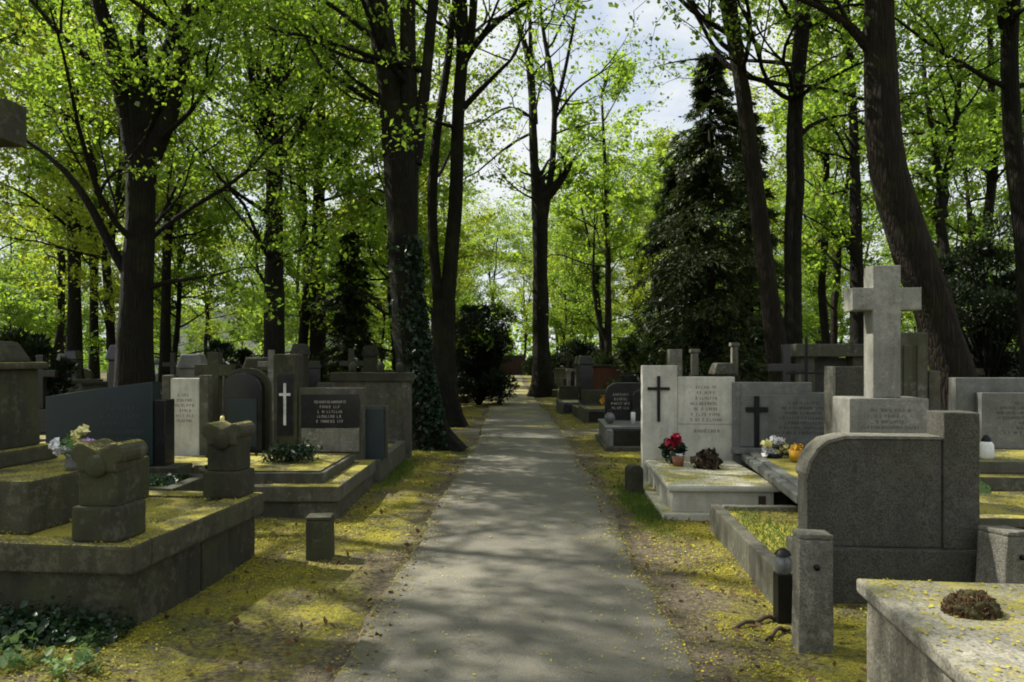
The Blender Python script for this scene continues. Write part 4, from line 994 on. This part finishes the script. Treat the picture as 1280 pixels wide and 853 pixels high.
t = thing('block_headstone', 'plain grey block headstone with left side painted pale as sunlit beside the large cross', 'headstone', (3.30, 7.55, 0), RAD(-4))
box(t, 'headstone', 0, .55, 0, .24, .2, 1.49, M['dark_rough'], .012); box(t, 'lit_side', -.035, -.002, -.02, .22, .2, 1.49, M['post'], .006); box(t, 'base', -.08, .62, -.06, .3, -.05, .2, M['grey'], .012)  # thin pale strip paints sunlight on the left side of the block
t = thing('iron_cross', 'thin black iron cross standing behind the granite headstone', 'iron cross', (3.88, 9.75, 0))
boxes(t, 'upright', [(-.018, .018, -.012, .012, 0, 1.86)], M['iron'], .004); boxes(t, 'arm', [(-.27, -.02, -.01, .01, 1.37, 1.40), (.02, .30, -.01, .01, 1.37, 1.40)], M['iron'], .003)
box(t, 'footing', -.12, .12, -.12, .12, -.05, .15, M['grey'], .02)
t = thing('lintel_monument', 'heavy stone lintel on posts behind the thin iron cross', 'monument', (5.55, 13.0, 0))
box(t, 'lintel', -.62, .75, -.2, .3, 1.62, 1.84, M['grey'], .015); box(t, 'post', -.50, -.26, -.1, .2, -.05, 1.62, M['grey'], .012); box(t, 'post', .4, .64, -.1, .2, -.05, 1.62, M['grey'], .012); box(t, 'back_panel', -.25, .39, .1, .22, -.05, 1.6, M['dark_rough'], .01)

# black grave farther on
t = thing('black_grave', 'black polished grave with grey ledge beyond the pale terrazzo grave', 'grave', (1.66, 12.75, 0), RAD(-2))
box(t, 'plinth', -.06, 1.4, -.12, 2.2, -.05, .07, M['grey'], .01); box(t, 'kerb', 0, .09, 0, 2.0, .07, .34, M['granite'], .01); box(t, 'kerb', 1.2, 1.3, 0, 2.0, .07, .34, M['granite'], .01); box(t, 'core', .091, 1.199, .08, 2.0, .07, .335, M['black'], 0)
box(t, 'slab', -.02, 1.33, .25, 2.0, .34, .39, M['granite'], .01); prism(t, 'headstone', round_pts(.1, .95, .39, 1.12, .25), 1.7, 1.86, M['black'], .01); prism(t, 'side_stone', round_pts(.62, 1.3, .39, .98, .12), 1.5, 1.66, M['black'], .01)
inscription(t, .2, .6, .6, .95, 1.697, M['letter_pale'], 4, 61)
t = thing('ball_lantern', 'bluish glass ball lantern on the black polished grave', 'lantern', (1.80, 13.6, .392))
lathe(t, 'glass', [(.001, 0), (.05, .01), (.10, .08), (.10, .14), (.05, .2), (.04, .21)], M['lamp_glass']); lathe(t, 'lid', [(.05, .21), (.02, .26), (.001, .26)], M['iron'])
t = thing('grave_candle', 'tall white candle on the black polished grave', 'candle', (2.22, 13.55, .392))
lathe(t, 'glass', [(.001, 0), (.04, 0), (.045, .2), (.03, .22)], M['candle']); lathe(t, 'lid', [(.035, .22), (.02, .26), (.001, .26)], M['iron'])

for lb, px0, px1, py, L, h, m in (('small kerbed grave with dark front and yellow top beyond the cross path', 731, 762, 530, 1.8, .36, 'grey_top'), ('pale kerbed grave right of path before the pillared monument', 700, 733, 518, 1.9, .34, 'white_top'), ):
    a = G(px0, py); wd = (px1 - px0) / F * a.y * 1.5
    t = thing('kerbed_grave', lb, 'grave', (a.x, a.y, 0)); rim(t, 0, wd, 0, L, -.05, h, .11, M['grey']); box(t, 'bed', .11, wd - .11, .11, L - .11, 0, h - .03, M[m], 0); box(t, 'front_panel', .1, wd - .1, -.015, -.001, .05, h - .06, M['black'], .003)
    box(t, 'headstone', .1, wd - .1, L + .02, L + .2, -.05, .75, M['mossy'], .02)
a = P(746, 519, 19.4)
t = thing('orange_shrub', 'small orange-brown potted plant on the kerbed grave beyond cross path', 'plant', (2.5, 19.2, .33)); petal_ball(t, 'foliage', (0, 0, .18), .2, M['fl_orange'], 160, .07, 131); lathe(t, 'pot', [(.001, 0), (.08, 0), (.1, .12), (.001, .1)], M['terracotta'])
t = thing('pillared_monument', 'pale monument of three short pillars with stone cross, right of path', 'monument', (1.98, 26.5, 0))
for x in (0, .42, .84): box(t, 'pillar', x, x + .13, 0, .2, -.05, 1.15, M['post'], .015)
box(t, 'back_panel', .02, .95, .205, .3, -.05, 1.1, M['black'], .01); box(t, 'lintel', -.04, 1.0, -.04, .34, 1.15, 1.25, M['post'], .015); prism(t, 'cross', cross_pts(.48, 1.25, .5, .34, .09, 1.6), .08, .18, M['post'], .01); box(t, 'base', -.1, 1.1, -.5, .4, -.05, .14, M['grey_top'], .015)
t = thing('red_stone_block', 'red-brown stone block monument beside the path, right of pale pillars', 'monument', (2.85, 26.2, 0), RAD(3))
box(t, 'block', 0, 1.35, 0, .5, .1, 1.32, M['red'], .02, .02); box(t, 'cap', -.03, 1.38, -.03, .53, 1.32, 1.40, M['mossy'], .015); box(t, 'base', -.08, 1.43, -.08, .58, -.05, .1, M['grey'], .015)

# columns and stones glimpsed behind the pale grave
for k, (px, top, wp, Yd, kind, lb) in enumerate(((843, 437, 17, 14.5, 0, 'short pale block stone just above the tall white stone'), (868, 441, 9, 15.2, 1, 'thin pale column behind the pale inscribed headstone'), (918, 433, 8, 14.8, 1, 'pale column with flared base behind the granite headstone'))):
    b = P(px, top, Yd); wd = wp / F * Yd / 2
    t = thing('grave_column', lb, 'stone column', (b.x, b.y, 0))
    box(t, 'base', -wd * 2.1, wd * 2.1, -wd * 2, wd * 2, -.05, 1.25 if kind else .4, M['mossy'], .02, .25)
    box(t, 'shaft', -wd, wd, -wd, wd, 1.25 if kind else .4, b.z, M['post'], .015, .05)
    if kind: box(t, 'capital', -wd * 1.35, wd * 1.35, -wd * 1.3, wd * 1.3, b.z, b.z + .07, M['post'], .01)

# ------------------------------------------------------------------ rows of far graves
rnd2 = random.Random(404)
ORD = ['nearest', 'second', 'third', 'fourth', 'fifth', 'sixth', 'seventh', 'eighth', 'ninth', 'tenth']
KINDS = [('slab', 'headstone'), ('arched', 'headstone'), ('cross', 'stone cross'), ('pillar', 'stone pillar'), ('wide', 'headstone'), ('stepped', 'headstone')]
COLN = {'grey': 'grey', 'mossy': 'mossy', 'granite': 'speckled granite', 'black': 'black', 'post': 'pale weathered', 'dark_rough': 'dark', 'teal': 'dark teal'}
def far_grave(x, y, kind, mat, h, wd, label, cat):
    t = thing('grave', label, cat, (x, y, 0), RAD(rnd2.uniform(-7, 5)), None); m = M[mat]; d_ = rnd2.uniform(.1, .2)
    top = M['mossy_top'] if rnd2.random() < .6 else M['grey_top']
    box(t, 'kerb_slab', -wd * .62, wd * .62, -1.9, -.06, -.05, rnd2.uniform(.2, .36), top, .015)
    box(t, 'base', -wd * .62, wd * .62, -.055, d_ + .1, -.05, .28, M['mossy'] if mat != 'white' else M['grey'], .015)
    a, b = -wd / 2, wd / 2
    if kind == 'slab': box(t, 'headstone', a, b, 0, d_, .28, h, m, .012)
    elif kind == 'arched': prism(t, 'headstone', round_pts(a, b, .28, h, wd * .42), 0, d_, m, .01)
    elif kind == 'cross':
        box(t, 'pedestal', -.22, .22, -.03, .3, .28, h * .42, m, .015, .08); prism(t, 'cross', cross_pts(0, h * .42, h * .58, h * .32, .12, h * .8), .04, .16, m, .01)
    elif kind == 'pillar':
        box(t, 'shaft', -.2, .2, 0, .36, .28, h * .85, m, .015, .1); box(t, 'cap', -.23, .23, -.04, .4, h * .85, h, m, .03, .3)
    elif kind == 'wide':
        box(t, 'headstone', a * 1.4, b * 1.4, 0, d_, .28, h * .85, m, .012); box(t, 'coping', a * 1.45, b * 1.45, -.03, d_ + .03, h * .85, h * .93, M['mossy'], .012)
    else: prism(t, 'headstone', [(a, .28), (b, .28), (b, h * .82), (b * .3, h * .82), (b * .3, h), (a, h)], 0, d_, m, .01)
    if kind in ('slab', 'arched', 'wide', 'stepped'): inscription(t, a * .6, b * .6, .28 + (h - .28) * .35, .28 + (h - .28) * .72, -.003, M['letter_pale'] if mat in ('black', 'teal') else M['engrave'], 4, rnd2.randrange(999))
rows = [('l', 12.9, 'row behind broad headstone wall', 3.3, 10, 1.28), ('l', 18.6, 'row past cross path on left', 2.6, 9, 1.5), ('l', 22.5, 'row by dark left conifer', 2.5, 9, 1.8), ('l', 28.5, 'row left of dark bush', 2.0, 8, 2.1), ('l', 38, 'farthest row on the left', 2.0, 7, 2.4),
        ('r', 11.7, 'row behind granite headstone', 4.1, 6, 1.5), ('r', 18.8, 'row past cross path on right', 3.9, 8, 1.6), ('r', 23.5, 'row beneath tall conifer', 2.1, 8, 1.9), ('r', 30, 'row behind red-brown block', 2.2, 7, 2.1), ('r', 39, 'farthest row on the right', 2.1, 7, 2.4)]
rows += [('l', 14.3, 'row just before left cross path', 4.4, 7, 1.7), ('l', 20.6, 'row under straight trunk', 2.4, 9, 1.6), ('l', 25.4, 'row before dark path bush', 3.4, 9, 1.7), ('l', 32.5, 'row before second left cross path', 2.3, 9, 1.9),
         ('r', 14.4, 'row just before right cross path', 3.9, 6, 1.5), ('r', 21.2, 'row before tallest conifer', 2.0, 8, 1.5), ('r', 27.8, 'row level with pale pillars', 4.9, 7, 1.5), ('r', 33.2, 'row behind slender tree', 2.2, 8, 1.7), ('r', 44, 'row beyond second right cross path', 2.0, 8, 2.0)]
keepout = [(5.2, 14), (5.5, 13), (6.9, 11), (-6.1, 12), (9.2, 13), (5.6, 21), (5.9, 26)]
for sd, yr, where, x0, cnt, gap in rows:
    x = x0
    for k in range(cnt):
        xx = (-x if sd == 'l' else x) + cen(yr); kind, cat = rnd2.choice(KINDS); mat = rnd2.choice(['grey', 'mossy', 'mossy', 'mossy', 'granite', 'black', 'black', 'post', 'dark_rough', 'dark_rough'])
        if not any((xx - a) ** 2 + (yr - b) ** 2 < .8 for a, b in keepout):
            far_grave(xx, yr + rnd2.uniform(-.35, .35), kind, mat, rnd2.uniform(.95, 1.35) if kind not in ('cross', 'pillar') else rnd2.uniform(1.5, 2.1), rnd2.uniform(.55, .85),
                      f"{COLN[mat]} {kind if kind == 'cross' else kind + ' stone'}, {ORD[k]} from path, {where}", cat)
        x += gap * rnd2.uniform(.85, 1.2)

# ------------------------------------------------------------------ houses and the wall at the end of the path
def house(name, label, x, y, wd, dp, h, rh, wall, roof, nwin, floors=2):
    t = thing(name, label, 'house', (x, y, 0)); box(t, 'wall', -wd / 2, wd / 2, 0, dp, -.1, h, M[wall], 0)
    prism(t, 'roof', [(-wd / 2 - .4, h - .05), (wd / 2 + .4, h - .05), (wd / 2 - .9, h + rh), (-wd / 2 + .9, h + rh)], -.5, dp + .5, M[roof], 0)
    for f in range(floors):
        for k in range(nwin):
            xx = -wd / 2 + wd * (k + .5) / nwin; z0 = .9 + f * h / floors
            wn = box(t, 'window', xx - .6, xx + .6, -.06, -.002, z0, z0 + 1.4, M['letter_white'], .01); box(wn, 'pane', xx - .5, xx - .03, -.075, -.061, z0 + .1, z0 + 1.3, M['glass'], 0); box(wn, 'pane', xx + .03, xx + .5, -.075, -.061, z0 + .1, z0 + 1.3, M['glass'], 0)
    box(t, 'door', -.5, .5, -.05, -.002, 0, 2.1, M['twig_brown'], .01) if nwin % 2 == 0 else None
house('pale_house', 'pale two-storey house far behind the trees, left of the straight trunk', -23.5, 78, 13, 8, 5.6, 2.2, 'plaster', 'roof_grey', 6)
house('pale_house', 'pale house far off glimpsed behind the broad forked trunk', -41, 88, 12, 8, 5.4, 2.4, 'plaster', 'roof_grey', 6)
house('pink_roof_house', 'far low house with pink roof beyond the end of the path', 9.5, 92, 7, 7, 1.7, 1.6, 'plaster', 'roof_pink', 4, 1)
house('pale_house', 'far pale gable house right of the pink roof', 12.8, 86, 4.6, 7, 2.6, 1.2, 'plaster', 'roof_grey', 2, 1)
t = thing('brick_wall', 'dark red brick wall closing the far end of the path', 'wall', (0, 80, 0))
box(t, 'wall', -1.5, 1.5, 0, .4, -.05, 2.0, M['brick'], .0); box(t, 'coping', -1.6, 1.6, -.08, .48, 2.0, 2.14, M['grey'], .0)
for x in (-1.2, 0, 1.2): box(t, 'pier', x - .25, x + .25, -.12, -.002, -.05, 1.99, M['brick'], .0)

# ------------------------------------------------------------------ litter, ground plants
rng = R_(900)
def litter(n, ymin, ymax, size, seed):
    r = R_(seed); yy = ymin + (ymax - ymin) * r.random(n) ** .8; xx = (r.random(n) - .5) * 2 * np.minimum(yy * .76 + .8, 9.0)
    c_ = np.interp(yy, [a for a, b in CEN], [b for a, b in CEN]); d_ = np.abs(xx - c_) - PW / 2
    nz_ = np.sin(xx * 1.7 + 1) * np.cos(yy * 1.3 + .6) + .6 * np.sin(xx * 3.9 + yy * 2.7) + .5 * np.cos(yy * 5.1 - xx * 2.2)
    trod = np.where(xx < 0, (.8 + .25 * np.sin(yy * .9)) * np.clip((9 - yy) / 3, .1, 1), .12 + .1 * np.sin(yy * 1.1))
    pr = np.where(d_ < 0, .012 + .45 * np.exp(d_ * 9), np.clip(.25 + .75 * np.clip((d_ - trod * .5) / .5, 0, 1), 0, 1) * np.clip(.52 + .55 * nz_ + .35 * np.sin(xx * 7.3 + 2 * np.sin(yy * 3.1)) * np.cos(yy * 6.1 + xx * 2), .05, 1))
    k = r.random(n) < pr; xx, yy = xx[k], yy[k]; d_ = d_[k]
    zz = np.where(d_ < 0, .022, hills(xx, yy) * np.clip((d_ - .1), 0, 1) * .8 * (np.abs(xx) < 30) - .012 * (d_ < .25) + .004) + .006 * r.random(len(xx))
    p = np.stack([xx, yy, zz], 1); return leaf_quads(p, size, r, 1.6, .7, .4, .05)
parts = [litter(190000, 2.2, 7, .0125, 1), litter(120000, 6, 14, .02, 2), litter(60000, 13, 30, .04, 3)]
off = 0; VV, FF = [], []
for v, f in parts: VV.append(v); FF.append(f + off); off += len(v)
o = link_mesh('fallen_blossom', fast_mesh('fallen_blossom', np.concatenate(VV), np.concatenate(FF)), M['flake']); tag(o, 'yellow-green fallen tree blossom strewn over ground beside the path', 'litter', kind='stuff')
# blossom lying on the slabs
rng = R_(31); pts = []
def on_slab(x0, x1, y0, y1, z, ox, oy, deg, n):
    x = rng.uniform(x0, x1, n); y = rng.uniform(y0, y1, n); a = RAD(deg)
    pts.append(np.stack([ox + x * math.cos(a) - y * math.sin(a), oy + x * math.sin(a) + y * math.cos(a), np.full(n, z + .004)], 1))
on_slab(-2.7, -.05, .05, 1.6, .512, -2.13, 4.14, -5.7, 2600); on_slab(.06, 1.1, .02, 1.8, .327, 1.49, 7.28, -2.9, 1300); on_slab(.05, 1.25, .1, 2.6, .425, 2.42, 6.25, -8, 1200)
on_slab(0, 1.4, -1.9, -.02, .552, 1.587, 3.41, -7.5, 2300); on_slab(-1.5, -.03, .05, 1.9, .323, -1.69, 7.23, 0, 900); on_slab(.1, 1.2, .42, 2.2, .195, 1.64, 4.56, -4.6, 1500); on_slab(0, 2.6, 0, .9, .432, 3.15, 5.35, -4, 1200); on_slab(.3, 2.8, .4, 1.3, .592, 3.9, 6.75, -4, 900)
Vv, Ff = leaf_quads(np.concatenate(pts), .0135, rng, 1.8, .7, .4, .03); o = link_mesh('slab_blossom', fast_mesh('slab_blossom', Vv, Ff), M['flake']); tag(o, 'fallen yellow blossom lying on the grave slabs', 'litter', kind='stuff')
# dead leaves and crumbs
r = R_(33); n_ = 5000; yy = r.uniform(2.3, 12, n_); xx = r.uniform(-4, 4, n_); k = np.abs(xx - .1) > .8; Vv, Ff = leaf_quads(np.stack([xx[k], yy[k], .015 + 0 * xx[k]], 1), .035, r, 1.0, .6, .5)
o = link_mesh('dead_leaves', fast_mesh('dead_leaves', Vv, Ff), M['deadleaf']); tag(o, 'brown dead leaves scattered on the soil verges', 'litter', kind='stuff')
# ivy on the ground below the family grave, brighter plants at the corner
r = R_(34); n_ = 6000; x = r.normal(-2.9, .42, n_); y = r.normal(4.06, .11, n_); z = .02 + np.abs(r.normal(0, .055, n_)) * np.clip((y - 3.6) * 2.5, .2, 1.2); k = (y < 4.22 + (-2.1 - x) * .1) & (x < -2.12)
Vv, Ff = leaf_hex(np.stack([x, y, z], 1)[k], .031, r, .5, .9); o = link_mesh('ivy_ground_cover', fast_mesh('ivy_ground_cover', Vv, Ff), M['leaf_ivy']); tag(o, 'dark ivy creeping along the foot of the family grave', 'ivy', kind='stuff')
for k, (px, py, s, lb) in enumerate(((38, 838, 1.0, 'pale green leafy weed in the bottom left corner'), (88, 850, .9, 'pale leafy weed right of the corner weed, bottom left'), (12, 815, .8, 'small leafy weed at left edge below the family grave'), (110, 815, .6, 'small weed by dead leaves below the family grave front'))):
    a = G(px, py); t = thing('leafy_weed', lb, 'plant', a); V, Fc, pts = [], [], []
    for j in range(14):
        az = r.uniform(0, 6.28); L = r.uniform(.04, .13) * s; e = np.array([math.cos(az) * L, math.sin(az) * L, r.uniform(.04, .12) * s]); tube(np.array([[0, 0, -.01], e * .6 + [0, 0, .02], e]), [.004, .003, .002], 3, V=V, Fc=Fc); pts.append(e + r.normal(size=(5, 3)) * .02)
    link_mesh('stems', fast_mesh('stems', np.concatenate(V), np.concatenate(Fc)), M['leaf_plant'], t); Vv, Ff = leaf_hex(np.concatenate(pts), .045, r, .9, .7); link_mesh('foliage', fast_mesh('foliage', Vv, Ff), M['leaf_plant'], t)
# grass tufts along the right verge
def grass_patch(name, label, cx_, cy_, sx, sy, n, h, seed):
    r = R_(seed); q = np.stack([r.normal(cx_, sx, n), r.normal(cy_, sy, n), np.zeros(n)], 1); az = r.uniform(0, 6.28, n); wv = np.stack([np.cos(az), np.sin(az), 0 * az], 1) * .004
    tp = q + np.stack([r.normal(0, .03, n), r.normal(0, .03, n), h * r.uniform(.5, 1.2, n)], 1)
    o = link_mesh(name, fast_mesh(name, np.stack([q - wv, q + wv, tp], 1).reshape(-1, 3), np.arange(3 * n).reshape(n, 3)), M['grass']); tag(o, label, 'grass', kind='stuff')
grass_patch('grass_patch', 'green grass patch beside the pale terrazzo grave plinth', 1.36, 7.9, .09, .6, 2600, .07, 61)
grass_patch('grass_patch', 'thin grass along the foot of the low kerbed grave on the left', -1.55, 10.2, .08, .7, 1500, .07, 62)
# exposed roots at the concrete post
for k, (lst, lb) in enumerate((([(978, 774), (958, 774), (933, 782), (903, 786)], 'long dark exposed root left of the concrete post'), ([(986, 786), (972, 789), (958, 802)], 'short dark exposed root curving beside the concrete post'))):
    p = np.array([tuple(G(a, b)) for a, b in lst]); p[:, 2] = [-.01, .012, .008, -.01][:len(p)]; V, Fc = [], []; pp, rr = smooth_line(p, np.linspace(.017, .007, len(p)), .04); b0 = pp[0].copy(); b0[2] = 0
    pp[1:-1, 2] += .012 * np.sin(np.arange(len(pp) - 2) * 1.3); tube(pp - b0, rr, 7, .12, R_(5), V, Fc); o = link_mesh('tree_root', fast_mesh('tree_root', np.concatenate(V), np.concatenate(Fc), True), M['twig_brown']); o.location = b0; tag(o, lb, 'tree root')
